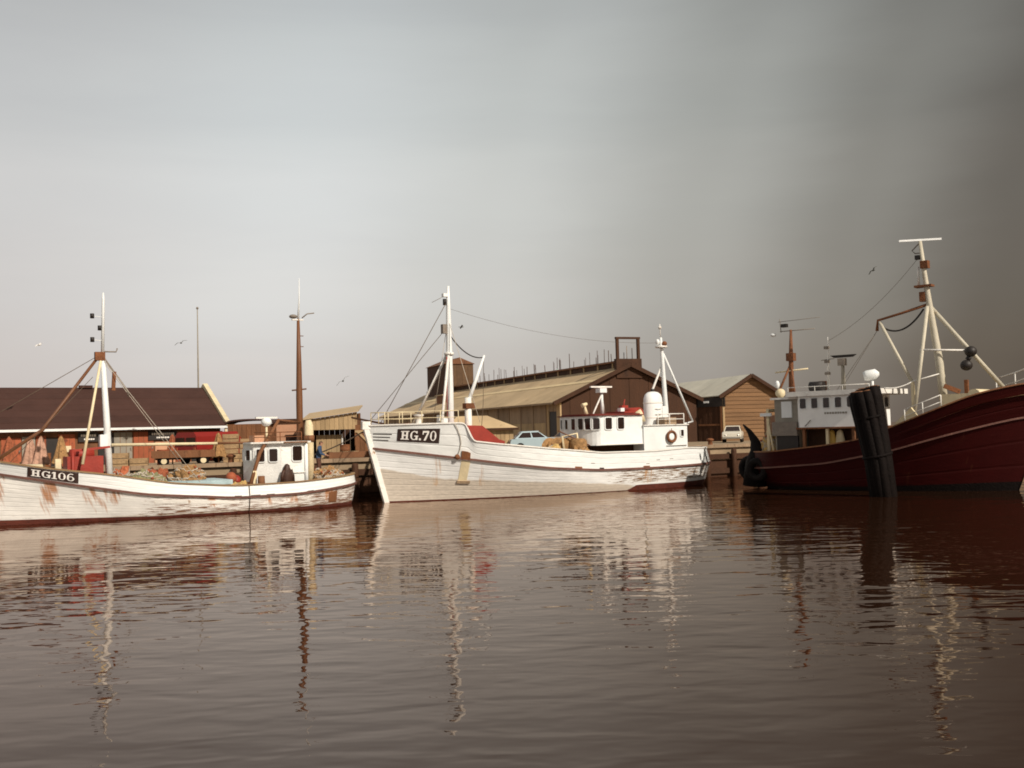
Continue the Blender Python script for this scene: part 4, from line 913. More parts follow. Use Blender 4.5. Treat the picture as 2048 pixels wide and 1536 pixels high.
def oilskins():
    for k, (x, y, z0, h, m, lab) in enumerate([(-7.85,-1.6,1.65,1.2,'yellow','yellow oilskin bundle hanging beside a pillar under the trawler wheelhouse'),(-7.45,-1.55,1.7,1.15,'cream','pale sack hanging under the trawler wheelhouse'),(-5.75,-2.05,2.05,.6,'yellow','small yellow bundle on the trawler deck beside the black dolphin')]):
        mb = MB(); n = 12; pr = [(.04,h),(.12,h*.93),(.17,h*.6),(.22,h*.25),(.18,0)]; vs = []
        for r, z in pr:
            for j in range(n): a = 2*PI*j/n; q = r*(1+.2*math.sin(3*a+z*4)); vs.append((q*math.cos(a)*1.2, q*math.sin(a), z))
        mb.add(vs, [(i*n+j,i*n+(j+1)%n,(i+1)*n+(j+1)%n,(i+1)*n+j) for i in range(4) for j in range(n)]+[tuple(range(n)),tuple(4*n+j for j in range(n))], 0, True)
        o = mb.build('gear_bundle', m); tag(o, lab, 'bundle'); rest(o, TR, (x,y,z0))
oilskins()
tag(rest(heap('net_heap', 'nettan', None, (0,0,0), (.6,.5,1.5), 41, .3), TR, (-11.3,-1.2,1.3)), 'tall tan net bundle on the stern of the red trawler', 'net')

# ------------------------------------------------------------------ mooring dolphin of bound tarred piles
def dolphin():
    t = thing('mooring_dolphin', 'thick leaning black dolphin of bound tarred piles beside the red trawler', 'dolphin', (15.62,45.0,0))
    ks = [(0,0)]+[(.24*math.cos(R(a)),.24*math.sin(R(a))) for a in range(0,360,60)]+[(.43*math.cos(R(a)),.43*math.sin(R(a))) for a in range(15,360,36)]
    for k, (dx, dy) in enumerate(ks):
        h = 4.62+.38*dx*1.0-.05*(k%3)-.25*max(0,dx-.3)
        MB().tube([(dx*.75+.30+.03*(k%2),dy*.85,-2),(dx*.85-.04,dy*.9,1.5),(dx*1.1-.46,dy,h-.5),(dx*1.12-.54,dy,h)], [.21+.02*(k%3),.22,.21,.18], 9).build('pile', 'blacktar', t)
    for z, o in ((1.75,-.08),(3.4,-.35)): MB().tube([(o+.01,0,z-.05),(o-.01,0,z+.05)], .63, 18).build('iron_band', 'blacktar', t)
    for k, (dx, dy) in enumerate(ks): MB().tube([(dx*1.12-.54,dy,4.62+.38*dx-.05*(k%3)-.25*max(0,dx-.3)+.002),(dx*1.12-.545,dy,4.62+.38*dx-.05*(k%3)-.25*max(0,dx-.3)+.03)], [.15,.12], 9).build('pile_end', 'brownwood', t)
dolphin()

# ------------------------------------------------------------------ big warehouse
def warehouse():
    W, L, E_, Rg = 13.5, 60.0, 3.95, 6.95; mid = W/2
    T = thing('warehouse', 'long warehouse with tan sheet roof, dark boarded gable and ventilator turret', 'warehouse', (4.05,90,QZ), math.atan2(.367,.93))
    core = MB(); core.add([(.15,.15,0),(W-.15,.15,0),(W-.15,.15,E_-.05),(mid,.15,Rg-.2),(.15,.15,E_-.05)]+[(.15,L-.1,0),(W-.15,L-.1,0),(W-.15,L-.1,E_-.05),(mid,L-.1,Rg-.2),(.15,L-.1,E_-.05)],
        [(0,1,2,3,4),(9,8,7,6,5),(0,5,6,1),(1,6,7,2),(2,7,8,3),(3,8,9,4),(4,9,5,0)]); core.build('inner_wall', 'darkwood', T)
    # long side: bays of boarding in two rows, eave shade painted into the grey upper one
    for k in range(20):
        y0, y1 = 3*k+.012, 3*k+2.988
        if k == 0:
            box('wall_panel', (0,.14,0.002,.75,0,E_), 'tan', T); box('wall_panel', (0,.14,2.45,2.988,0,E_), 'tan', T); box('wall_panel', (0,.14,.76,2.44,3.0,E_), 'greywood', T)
            MB().box(.06,.14,.78,2.42,0,2.98).build('door_leaf', 'dark', T)
            continue
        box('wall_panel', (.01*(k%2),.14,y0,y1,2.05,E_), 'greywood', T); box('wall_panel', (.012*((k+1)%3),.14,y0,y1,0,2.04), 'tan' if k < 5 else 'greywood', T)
    for k in range(1,20): box('wall_post', (-.06,.0,3*k-.09,3*k+.09,0,E_), 'greywood', T)
    # dark gable in vertical boards
    n = 14
    for k in range(n):
        x0, x1 = W*k/n+.008, W*(k+1)/n-.008; zt = lambda x: E_-.12+(Rg-E_)*(1-abs(x-mid)/mid)
        d = .0 if k%2 else .03; pts = [(x0,0),(x1,0),(x1,zt(x1)),(x0,zt(x0))]
        if x0 < mid < x1: pts = [(x0,0),(x1,0),(x1,zt(x1)),(mid,zt(mid)),(x0,zt(x0))]
        m = len(pts); mb = MB(); mb.add([(x,d,z) for x,z in pts]+[(x,.14,z) for x,z in pts], [tuple(range(m)),tuple(reversed(range(m,2*m)))]+[(i,(i+1)%m,m+(i+1)%m,m+i) for i in range(m)]); mb.build('gable_board', 'darkwood', T)
    # roof sheets: two rows on the quay-side slope with a pale lap between
    sl_ = (Rg-E_)/mid
    def slope(x0, x1, y0, y1, th=.09, lift=0, side=1):
        f = lambda x: (x if side > 0 else W-x); z = lambda x: E_+sl_*x+.05+lift
        return MB().hexa([(f(x0),y0,z(x0)),(f(x1),y0,z(x1)),(f(x1),y1,z(x1)),(f(x0),y1,z(x0))],[(f(x0),y0,z(x0)+th),(f(x1),y0,z(x1)+th),(f(x1),y1,z(x1)+th),(f(x0),y1,z(x0)+th)])
    for k in range(20):
        y0, y1 = 3*k-(.35 if k == 0 else 0)+.015, 3*k+3-.015
        slope(-.75,3.05,y0,y1,.09,.006*(k%2)).build('roof_sheet', 'sheet', T); slope(3.45,6.0,y0,y1,.09,.006*((k+1)%2)).build('roof_sheet', 'sheet', T)
        slope(3.0,3.5,y0,y1,.09,.05).build('lap_sheet', 'sheetpale', T)
        slope(-.6,6.0,y0,y1,.09,.004*(k%2),-1).build('roof_sheet', 'sheet', T)
    MB().bar((-.75,-.42,E_-.75*sl_+.02),(mid,-.42,Rg+.02), .1, .34).bar((W+.6,-.42,E_-.6*sl_+.02),(mid,-.42,Rg+.02), .1, .34).build('barge_board', 'darkwood', T)
    # ridge monitor with posts, spikes
    rm = MB().box(mid-.72,mid+.72,.1,L-1,Rg-.9,Rg+.25).build('ridge_vent', 'darkwood', T)
    MB().box(mid-.95,mid+.95,.0,46.5,Rg+.26,Rg+.42).build('ridge_cap', 'brownwood', rm)
    for k in range(14): MB().box(mid-.80,mid-.72,1.5+3*k,1.68+3*k,Rg-.35,Rg+.25).build('vent_post', 'tan', rm)
    random.seed(11)
    for k in range(44):
        y = .6+.95*k+random.uniform(-.3,.3); h = random.uniform(.7,1.5); x = mid+random.uniform(-.8,.8); a = random.uniform(-.08,.08)
        MB().tube([(x,y,Rg+.4),(x+a,y+a,Rg+.4+h)], random.choice((.022,.028,.035)), 5).build('spike', 'darkwood', rm)
    MB().box(mid-1.25,mid+1.25,-.12,.35,Rg-1.15,Rg+.55).build('parapet_block', 'darkwood', T)
    fr = MB(); fr.box(mid-1.15,mid-.92,-.05,.2,Rg+.55,Rg+2.3).box(mid+.92,mid+1.15,-.05,.2,Rg+.55,Rg+2.3).box(mid-1.2,mid+1.2,-.06,.21,Rg+2.3,Rg+2.48)
    fr.build('open_frame', 'darkwood', T); tube('frame_rod', [(mid-.1,.1,Rg+.5),(mid-.1,.1,Rg+1.7)], .03, 'greywood', T, 5)
    # ventilator turret
    y0, y1, a = 46.6, 54.6, 1.9; cu = MB().box(mid-a,mid+a,y0,y1,Rg-.8,Rg+3.3).build('turret', 'darkwood', T)
    for k in range(5): box('turret_board', (mid-a+.76*k+.01,mid-a+.76*k+.75,y0-.06,y0-.001,Rg-.8,Rg+3.3), 'olive', cu)
    mb = MB(); z0, z1 = Rg+3.3, Rg+4.15; e = .22
    mb.add([(mid-a-e,y0-e,z0),(mid,y0-e,z1),(mid+a+e,y0-e,z0),(mid-a-e,y1+e,z0),(mid,y1+e,z1),(mid+a+e,y1+e,z0)], [(0,1,2),(5,4,3),(0,3,4,1),(1,4,5,2),(2,5,3,0)]); mb.build('turret_roof', 'brownwood', cu)
    d = MB().box(1.9,3.0,38.5,41.2,E_+.9,E_+1.95).build('roof_hatch', 'brownwood', T); MB().hexa([(1.7,38.3,E_+1.95),(3.6,38.3,E_+2.2),(3.6,41.4,E_+2.2),(1.7,41.4,E_+1.95)],[(1.7,38.3,E_+2.05),(3.6,38.3,E_+2.3),(3.6,41.4,E_+2.3),(1.7,41.4,E_+2.05)]).build('hatch_roof', 'sheet', d)
    # fascia gutter along the eave
    MB().box(-.86,-.76,-.3,L,E_-.75*sl_-.02,E_-.75*sl_+.1).build('gutter', 'greywood', T)
warehouse()

# ------------------------------------------------------------------ yellow gabled store and the dark gate between
def yellow_store():
    W, L, E_, Rg = 5.4, 16.0, 4.25, 5.85; mid = W/2
    T = thing('store_house', 'small yellow-brown boarded store with gable and pale grey roof beside the warehouse', 'store house', (18.75,93.6,QZ), R(14))
    mb = MB(); P_ = [(.1,0),(W-.1,0),(W-.1,E_),(mid,Rg-.1),(.1,E_)]
    mb.add([(x,.1,z) for x,z in P_]+[(x,L,z) for x,z in P_], [(0,1,2,3,4),(9,8,7,6,5),(0,5,6,1),(1,6,7,2),(2,7,8,3),(3,8,9,4),(4,9,5,0)]); mb.build('inner_wall', 'yellowwall', T)
    k = 0; z = 0
    while z < Rg-.15:
        z1 = min(z+.36, Rg-.12)
        hw = lambda q: W/2 if q <= E_ else max(.02, W/2*(Rg-q)/(Rg-E_))
        a, b = hw(z), hw(z1-.01)
        MB().hexa([(mid-a,0,z),(mid+a,0,z),(mid+a,.1,z),(mid-a,.1,z)],[(mid-b,.05,z1-.012),(mid+b,.05,z1-.012),(mid+b,.1,z1-.012),(mid-b,.1,z1-.012)]).build('weatherboard', 'yellowwall', T); z += .36
    s_ = (Rg-E_)/mid
    for sd_ in (1,-1):
        f = lambda x: x if sd_ > 0 else W-x
        for j in range(5):
            y0, y1 = -.35+3.3*j+.01, -.35+3.3*(j+1)-.01; zz = lambda x: E_+s_*x+.02+.004*(j%2)
            MB().hexa([(f(-.45),y0,zz(-.45)),(f(mid),y0,zz(mid)),(f(mid),y1,zz(mid)),(f(-.45),y1,zz(-.45))],[(f(-.45),y0,zz(-.45)+.08),(f(mid),y0,zz(mid)+.08),(f(mid),y1,zz(mid)+.08),(f(-.45),y1,zz(-.45)+.08)]).build('roof_sheet', 'roofgrey', T)
        MB().bar((f(-.5),-.42,E_-.5*s_-.02),(mid,-.42,Rg-.01), .12, .30).build('barge_board', 'darkwood', T)
    MB().box(-.06,.12,-.06,.1,0,E_).build('corner_board', 'tan', T); MB().box(W-.12,W+.06,-.06,.1,0,E_).build('corner_board', 'tan', T)
    MB().box(4.0,5.0,-.05,.0,0,2.2).build('door', 'darkwood', T)
    g = thing('boarded_gate', 'dark brown boarded double gate between warehouse and yellow store', 'gate', (16.75,95.2,QZ), math.atan2(-1.6,2.0))
    for k in range(9): box('board', (.29*k+.006,.29*k+.284,.02*(k%2),.08,0,3.1), 'darkwood', g)
    box('lintel', (-.1,2.72,-.08,.16,3.1,3.9), 'dark', g); box('lamp_plate', (.7,1.2,-.14,-.08,3.45,3.62), 'white', g); box('gate_post', (2.3,2.46,-.1,-.0,0,3.1), 'brownwood', g)
    box('brace', (.05,2.2,-.05,-.001,1.4,1.56), 'brownwood', g)
yellow_store()

# ------------------------------------------------------------------ long low building with dark felt roof
def net_house():
    W, D, E_, Rg, OV = 40.0, 10.0, 2.17, 4.85, .55
    c = at(455,853,68); T = thing('net_house', 'long low building with dark felt roof, cream gable edge and orange doors', 'building', (c.x,c.y,QZ), R(33))
    inv = Matrix.Rotation(-R(33), 4, 'Z')
    def wx(px, py=900):                     # wall coordinate of a sight line
        o = inv @ (Vector((0,0,CAMH))-Vector((c.x,c.y,0))); d = inv @ ray(px,py); k = (OV-o.y)/d.y; q = o+d*k; return q.x, q.z-QZ
    mb = MB(); mid = D/2; Y = lambda y: y+0
    P_ = [(OV,0),(D-OV,0),(D-OV,E_+.1),(mid,Rg-.1),(OV,E_+.1)]
    mb.add([(-.3,y,z) for y,z in P_]+[(-W,y,z) for y,z in P_], [(0,1,2,3,4),(9,8,7,6,5),(0,5,6,1),(1,6,7,2),(2,7,8,3),(3,8,9,4),(4,9,5,0)]); mb.build('wall', 'brownwood', T)
    s_ = (Rg-E_)/mid; n = 7
    for k in range(n):                      # felt laid in lengths along the slope
        a, b = mid*k/n, mid*(k+1)/n; z = lambda y: E_+s_*y
        MB().hexa([(-W,a,z(a)),(0,a,z(a)),(0,b+.05,z(b+.05)),(-W,b+.05,z(b+.05))],[(-W,a,z(a)+.075+.012*(k%2)),(0,a,z(a)+.075+.012*(k%2)),(0,b+.05,z(b+.05)+.06),(-W,b+.05,z(b+.05)+.06)]).build('felt_strip', 'tarroof', T)
    MB().hexa([(-W,mid,Rg),(0,mid,Rg),(0,D,E_),(-W,D,E_)],[(-W,mid,Rg+.08),(0,mid,Rg+.08),(0,D,E_+.08),(-W,D,E_+.08)]).build('felt_strip', 'tarroof', T)
    MB().bar((.08,-.1,E_+.02),(.08,mid+.05,Rg+.22), .3, .34).build('gable_edge', 'cream', T); MB().bar((.08,mid,Rg+.2),(.08,D+.1,E_+.02), .3, .34).build('gable_edge', 'cream', T)
    MB().box(-W,.2,-.09,-.005,E_-.08,E_+.06).build('eave_board', 'white', T)
    MB().box(-.16,-.02,.0,.14,0,E_-.08).build('eave_post', 'cream', T)
    MB().box(-8.1,-7.3,mid-.25,mid+.1,Rg+.05,Rg+.22).build('ridge_vent', 'tarroof', T)
    def door(p0, p1, mat, h=2.0, name='door', z0=.0, pr=.06):
        a, _ = wx(p0); b, _ = wx(p1); d = MB().box(a,b,OV-pr,OV-.001,z0,h).build(name, mat, T)
        return a, b, d
    for p0, p1, m_, h in ((-120,-80,'orange',1.9),(-60,-20,'greywall',1.9),(2,42,'orange',1.75),(44,70,'greywall',1.8),(72,92,'orange',1.85),(116,150,'orange',1.9),(228,264,'greywall',1.95),(267,307,'orange',1.95),(352,381,'orange',1.95),(400,445,'red',1.9)):
        a, b, d = door(p0, p1, m_, h)
        k = max(2, int((b-a)/.3))
        for i in range(1, k): MB().box(a+(b-a)*i/k-.012,a+(b-a)*i/k+.012,OV-.075,OV-.058,.02,h-.02).build('door_batten', 'brownwood', d)
        MB().box(b-.12,b-.06,OV-.11,OV-.06,.9,1.02).build('door_handle', 'steel', d)
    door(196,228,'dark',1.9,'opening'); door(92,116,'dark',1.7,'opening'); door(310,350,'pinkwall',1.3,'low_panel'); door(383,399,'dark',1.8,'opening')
    for p0, p1 in ((156,196),(296,353)):    # black name boards with washed-out white lettering
        a, b, d = door(p0, p1, 'dark', 1.98, 'name_board', 1.42, .14)
        random.seed(p0); 
        for z, hh, f0, f1 in ((1.73,.13,.12,.90),(1.53,.09,.28,.74)):
            x = a+(b-a)*f0; t = MB()
            while x < a+(b-a)*f1:
                w_ = random.uniform(.07,.12); t.box(x,x+w_,OV-.155,OV-.141,z,z+hh); x += w_+.035
            t.build('worn_lettering', 'letter', d)
    x, z = wx(205,884); MB().lathe([(0,-.26),(.14,-.24),(.2,-.15),(.14,-.02),(.05,0)], 14, (x,OV,z), 'Y').build('bulkhead_lamp', 'cream', T)
    x, z = wx(128,896); MB().box(x-.35,x+.35,OV-.3,OV-.02,z-.25,z+.12).build('wall_cabinet', 'cream', T)
net_house()
def hung_nets():
    spots = ((18,47.5,'netred','rust red net hung to dry on a pole under the brown stay spar'),(60,48.5,'netpink','pale pinkish net hung to dry on a pole beside the grey door'),(82,48.5,'netpink','pale pinkish net hung to dry on a pole between grey and orange doors'),(122,50,'netbrown','brown net hung to dry on a pole before the wall cabinet'),(345,60.5,'netred','rust red net hung to dry on a pole behind the brown trailer'),(437,57,'netbrown','brown net hung to dry on a pole beside the fish boxes'))
    for k, (px, Y, m_, lab) in enumerate(spots):
        p = at(px,900,Y); t = thing('drying_net', lab, 'net', (p.x,p.y,QZ), 0, 'nets hung to dry on the quay')
        MB().tube([(0,0,0),(0,0,1.75)], .04, 8).build('pole', 'brownwood', t)
        mb = MB(); n = 28; pr = [(.03,1.72),(.10,1.6),(.17,1.3),(.26,.9),(.34,.55),(.38,.42)]; vs = []
        for r, z in pr:
            for j in range(n): a = 2*PI*j/n; q = r*(1+.22*math.sin(6*a+k)+.12*noise.noise(Vector((math.cos(a)*3,math.sin(a)*3,z*4+k)))); vs.append((q*math.cos(a), q*math.sin(a), z+.05*math.sin(3*a+k)*(r > .3)))
        mb.add(vs, [(i*n+j,i*n+(j+1)%n,(i+1)*n+(j+1)%n,(i+1)*n+j) for i in range(len(pr)-1) for j in range(n)], 0, True); mb.build('hanging_mesh', m_, t)
hung_nets()

# ------------------------------------------------------------------ huts and sheds on the quay
def boards(T, x0, x1, y, z0, zf, mat, n, th=.04, name='board'):
    for k in range(n):
        a, b = x0+(x1-x0)*k/n+.008, x0+(x1-x0)*(k+1)/n-.008; d = .012*(k%2)
        MB().hexa([(a,y-th-d,z0),(b,y-th-d,z0),(b,y,z0),(a,y,z0)],[(a,y-th-d,zf(a)),(b,y-th-d,zf(b)),(b,y,zf(b)),(a,y,zf(a))]).build(name, mat, T)
def lean_to():
    c = at(616,900,66); T = thing('open_shed', 'open-fronted timber shed with sloping tan roof and boarded fascia', 'shed', (c.x,c.y,QZ), R(4))
    W, D = 3.05, 3.2; zt = lambda x: 2.45+.13*x
    for x in (0.05,W-.05):
        for y in (.05,D): MB().box(x-.07,x+.07,y-.07,y+.07,0,zt(x)).build('post', 'brownwood', T)
    boards(T, -.05, W+.05, 0, 1.78, zt, 'tan', 11, name='fascia_board')
    boards(T, 0, W, D+.1, 0, zt, 'darkwood', 9); MB().box(-.06,.0,.1,D,0,2.3).build('side_wall', 'brownwood', T); MB().box(W,W+.06,.1,D,0,2.5).build('side_wall', 'brownwood', T)
    MB().hexa([(-.3,-.25,zt(-.3)+.01),(W+.15,-.25,zt(W+.15)+.01),(W+.15,D+.3,zt(W+.15)+.45),(-.3,D+.3,zt(-.3)+.45)],[(-.3,-.25,zt(-.3)+.08),(W+.15,-.25,zt(W+.15)+.08),(W+.15,D+.3,zt(W+.15)+.52),(-.3,D+.3,zt(-.3)+.52)]).build('roof', 'sheet', T)
    boards(T, .45, 2.05, .6, 0, lambda x: 1.45, 'tan', 5, name='counter_board'); MB().box(2.06,2.14,.5,.62,0,1.5).build('counter_post', 'white_worn', T)
lean_to()
def small_huts():
    c = at(545,900,69); T = thing('plaster_hut', 'small pinkish plaster hut with faded red patch and dark flat roof', 'hut', (c.x,c.y,QZ), R(3))
    MB().box(0,2.3,0,3,0,2.4).build('wall', 'pinkwall', T); MB().box(-.15,2.45,-.2,3.1,2.41,2.58).build('roof', 'darkwood', T); MB().box(.9,2.0,-.04,.0,.9,1.45).build('window', 'glass', T); MB().box(.85,2.05,-.07,-.041,1.46,1.54).build('window_lintel', 'darkwood', T)
    c = at(456,900,64); T = thing('tarred_hut', 'dark brown tarred hut with rounded black roof beside the long building', 'hut', (c.x,c.y,QZ), R(5))
    boards(T, 0, 2.55, 0, 0, lambda x: 2.25, 'brownwood', 9); MB().box(0.01,2.54,0,2.8,0,2.25).build('wall', 'brownwood', T)
    mb = MB(); n = 10; pr = [(-.18+2.91*i/n, 2.27+.20*math.sin(PI*i/n)**.45) for i in range(n+1)]
    for (a,z),(b,q) in zip(pr, pr[1:]): mb.hexa([(a,-.2,z),(b,-.2,q),(b,3,q),(a,3,z)],[(a,-.2,z+.09),(b,-.2,q+.09),(b,3,q+.09),(a,3,z+.09)])
    mb.build('roof', 'tarroof', T); MB().bar((-.1,-.3,1.35),(.75,-.5,1.28), .05, .3).build('shelf_board', 'tan', T)
    c = at(711,900,62); T = thing('boarded_hut', 'brown boarded hut with diagonal brace and dark lean roof beside the white bow', 'hut', (c.x,c.y,QZ), R(6))
    zt = lambda x: 2.35-.22*x
    boards(T, 0, 2.2, 0, 0, lambda x: min(zt(x),2.0), 'brownwood', 8); MB().box(.01,2.19,0,2.5,0,1.85).build('wall', 'brownwood', T)
    MB().bar((.15,-.08,1.6),(1.5,-.08,.2), .06, .12).build('brace', 'tan', T); MB().box(0,2.2,-.09,-.05,1.55,1.68).build('rail', 'tan', T)
    MB().hexa([(-.2,-.3,zt(-.2)),(2.5,-.3,zt(2.5)),(2.5,2.7,zt(2.5)),(-.2,2.7,zt(-.2))],[(-.2,-.3,zt(-.2)+.1),(2.5,-.3,zt(2.5)+.1),(2.5,2.7,zt(2.5)+.1),(-.2,2.7,zt(-.2)+.1)]).build('roof', 'darkwood', T)
    c = at(880,895,70); T = thing('hipped_hut', 'low tan hut with shallow hipped roof and dark eaves in front of the warehouse', 'hut', (c.x,c.y,QZ), R(8))
    W, D, E_, Rg = 5.3, 3.4, 1.62, 2.5; boards(T, .3, W-.3, .3, 0, lambda x: E_-.05, 'tan', 16); MB().box(.31,W-.31,.3,D-.3,0,E_-.05).build('wall', 'tan', T)
    a = [(0,0,E_),(W,0,E_),(W,D,E_),(0,D,E_),(1.4,D/2,Rg),(W-1.9,D/2,Rg)]
    mb = MB(); mb.add(a, [(0,1,5,4),(1,2,5),(2,3,4,5),(3,0,4),(3,2,1,0)]); mb.build('roof', 'sheet', T); MB().box(-.03,W+.03,-.05,-.004,E_-.14,E_+.01).build('fascia', 'darkwood', T)
small_huts()

# ------------------------------------------------------------------ vehicles on the quay
def car(label, paint, p, rz, group):
    T = thing('parked_car', label, 'car', (p.x,p.y,QZ), rz, group)
    L, W = 3.75, 1.52; mb = MB()
    prof = [(-1.85,.32),(-1.88,.62),(-1.80,.80),(-.95,.86),(.85,.88),(1.55,.82),(1.84,.72),(1.88,.50),(1.82,.30)]
    rows = []
    for y, k, dz in ((-W/2,.985,0),(-W/2+.10,1,.03),(W/2-.10,1,.03),(W/2,.985,0)): rows.append([(x*k,y,z+(dz if z > .7 else 0)) for x,z in prof])
    n = len(prof); vs = [q for r in rows for q in r]; fs = [(i*n+j,(i+1)*n+j,(i+1)*n+(j+1)%n,i*n+(j+1)%n) for i in range(3) for j in range(n)]+[tuple(range(n)),tuple(reversed(range(3*n,4*n)))]
    mb.add(vs, fs, 0, False); mb.build('body', paint, T)
    # cabin as a tapered frustum with inset glass
    b0 = [(-1.55,-.70,.86),(.72,-.70,.88),(.72,.70,.88),(-1.55,.70,.86)]; b1 = [(-1.05,-.56,1.30),(.10,-.56,1.32),(.10,.56,1.32),(-1.05,.56,1.30)]
    cb = MB().hexa(b0,b1).hexa(b1,[(x*.94,y*.94,z+.05) for x,y,z in b1]).build('cabin', paint, T)
    def pane(f, u0, u1, v0, v1):
        q = [Vector(p_) for p_ in f]; nn = (q[1]-q[0]).cross(q[3]-q[0]).normalized()
        e = lambda u,v: (q[0].lerp(q[1],u)).lerp(q[3].lerp(q[2],u),v)
        pts = [e(u0,v0),e(u1,v0),e(u1,v1),e(u0,v1)]; MB().hexa([p_-nn*.02 for p_ in pts],[p_+nn*.012 for p_ in pts]).build('window', 'glass', cb)
    side = [b0[0],b0[1],b1[1],b1[0]]; pane(side,.08,.50,.12,.9); pane(side,.55,.94,.12,.9)
    side = [b0[2],b0[3],b1[3],b1[2]]; pane(side,.06,.45,.12,.9); pane(side,.5,.92,.12,.9)
    pane([b0[1],b0[2],b1[2],b1[1]],.06,.94,.1,.92); pane([b0[3],b0[0],b1[0],b1[3]],.06,.94,.1,.92)
    wheel = None
    for x in (-1.18,1.2):
        for s_ in (-1,1):
            w_ = MB(); w_.lathe([(0,-.09),(.20,-.09),(.29,-.07),(.30,0),(.29,.07),(.20,.09),(0,.09)], 18, (x,s_*(W/2-.06),.30), 'Y'); o = w_.build('wheel', 'rubber', T)
            MB().lathe([(0,s_*.10),(.13,s_*.098),(.17,s_*.085)], 14, (x,s_*(W/2-.06),.30), 'Y').build('hub_cap', 'chrome', o)
    for s_ in (-1,1):
        MB().lathe([(0,.06),(.08,.05),(.1,0)], 12, (1.83,s_*.5,.6), 'X').build('headlight', 'chrome', T); MB().box(-1.9,-1.84,s_*.5-.1,s_*.5+.1,.55,.7).build('tail_light', 'red', T)
    MB().box(1.86,1.96,-.72,.72,.36,.46).build('bumper', 'chrome', T); MB().box(-1.98,-1.86,-.72,.72,.36,.46).build('bumper', 'chrome', T)
g = 'cars parked on the quay'
car('pale blue saloon car parked in front of the warehouse', 'carblue', at(1072,880,71), R(8), g)
car('tan car parked beside the warehouse gable corner', 'carbrown', at(1135,880,75), R(-140), g)
car('off-white car facing out in front of the yellow store', 'carwhite', at(1466,870,86), R(-105), g)
def van():
    p = at(421,900,60); T = thing('parked_van', 'red delivery van parked before the orange doors of the long building', 'van', (p.x,p.y,QZ), R(62))
    prof = [(-.80,.35),(-.84,.9),(-.80,1.55),(-.62,1.80),(.62,1.80),(.80,1.55),(.84,.9),(.80,.35)]
    n = len(prof); xs = [(-1.9,.96),(-1.86,1),(1.2,1),(1.5,.97),(2.0,.62),(2.15,.55)]; vs = []
    for x, k in xs:
        for y, z in prof: vs.append((x, y*(1 if k > .9 else .95), z if z < .95 else .95+(z-.95)*(1 if k > .9 else (.25 if k > .6 else .1))))
    mb = MB(); mb.add(vs, [(i*n+j,(i+1)*n+j,(i+1)*n+(j+1)%n,i*n+(j+1)%n) for i in range(len(xs)-1) for j in range(n)]+[tuple(range(n)),tuple(reversed(range((len(xs)-1)*n,len(xs)*n)))]); mb.build('body', 'vanred', T)
    for s_ in (-1,1):
        MB().box(-1.94,-1.9,s_*.4-.32,s_*.4+.32,1.1,1.5).build('rear_window', 'glass', T); MB().box(-1.96,-1.9,s_*.68-.07,s_*.68+.07,.7,.95).build('tail_light', 'orange', T)
        MB().box(.5,1.2,s_*.83-.02,s_*.83+.02,1.05,1.5).build('side_window', 'glass', T)
        for x in (-1.2,1.3): MB().lathe([(0,-.1),(.22,-.1),(.33,-.07),(.33,.07),(.22,.1),(0,.1)], 16, (x,s_*.72,.33), 'Y').build('wheel', 'rubber', T)
    MB().box(-1.97,-1.9,-.32,.32,.62,.76).build('number_plate', 'white', T); MB().box(-2.0,-1.9,-.8,.8,.38,.5).build('bumper', 'steel', T)
van()
def trailer():
    p = at(366,915,56.5); T = thing('flat_trailer', 'brown flat-bed timber trailer standing on the quay before the orange doors', 'trailer', (p.x,p.y,QZ), R(20))
    for k in range(6): box('bed_plank', (-1.55,1.55,-.9+.3*k,-.62+.3*k,.52,.60), 'brownwood', T)
    box('side_board', (-1.6,1.6,-.96,-.91,.45,.82), 'brownwood', T); box('side_board', (-1.6,1.6,.91,.96,.45,.82), 'brownwood', T); box('chassis', (-1.4,1.4,-.5,.5,.35,.51), 'dark', T)
    for x in (-1.0,1.0):
        for s_ in (-1,1):
            w_ = MB().lathe([(0,-.08),(.2,-.08),(.28,-.05),(.28,.05),(.2,.08),(0,.08)], 16, (x,s_*.8,.28), 'Y').build('wheel', 'rubber', T); MB().lathe([(0,s_*.09),(.15,s_*.085)], 12, (x,s_*.8,.28), 'Y').build('wheel_hub', 'cream', w_)
    tube('drawbar', [(1.4,0,.45),(2.5,0,.4)], .04, 'rust', T)
trailer()

# ------------------------------------------------------------------ fish boxes, barrels, bollards, posts
BOXM = None
def fish_box(p, rz, label, group, mat='boxwood'):
    global BOXM
    T = thing('fish_box', label, 'fish box', p, rz, group)
    if BOXM is None:
        mb = MB(); s1 = MB().box(-.42,.42,-.27,-.245,.02,.26).build('side_board', mat, T); s2 = MB().box(-.42,.42,.245,.27,.02,.26).build('side_board', mat, T)
        e1 = MB().box(-.43,-.40,-.244,.244,.0,.27).build('end_board', mat, T); e2 = MB().box(.40,.43,-.244,.244,.0,.27).build('end_board', mat, T); b = MB().box(-.399,.399,-.244,.244,.0,.02).build('bottom_board', mat, T)
        BOXM = [s1,s2,e1,e2,b]
    else:
        for s in BOXM: dup_part(s, T)
random.seed(5)
NTH = ('bottom','second','third','fourth','fifth','sixth')
def stack(px, Y, cols, rows, where, group, rz=R(12), dx=.9):
    o = at(px,900,Y)
    for c in range(cols):
        n = rows-(c == cols-1)
        for k in range(n):
            lv = 'topmost' if k == n-1 else NTH[k]+(' from the ground' if k else '')
            fish_box((o.x+dx*c*math.cos(rz)+random.uniform(-.03,.03), o.y+dx*c*math.sin(rz)+random.uniform(-.03,.03), QZ+.275*k), rz+random.uniform(-.05,.05), 'wooden fish box, '+lv+' in the stack '+where[c], group)
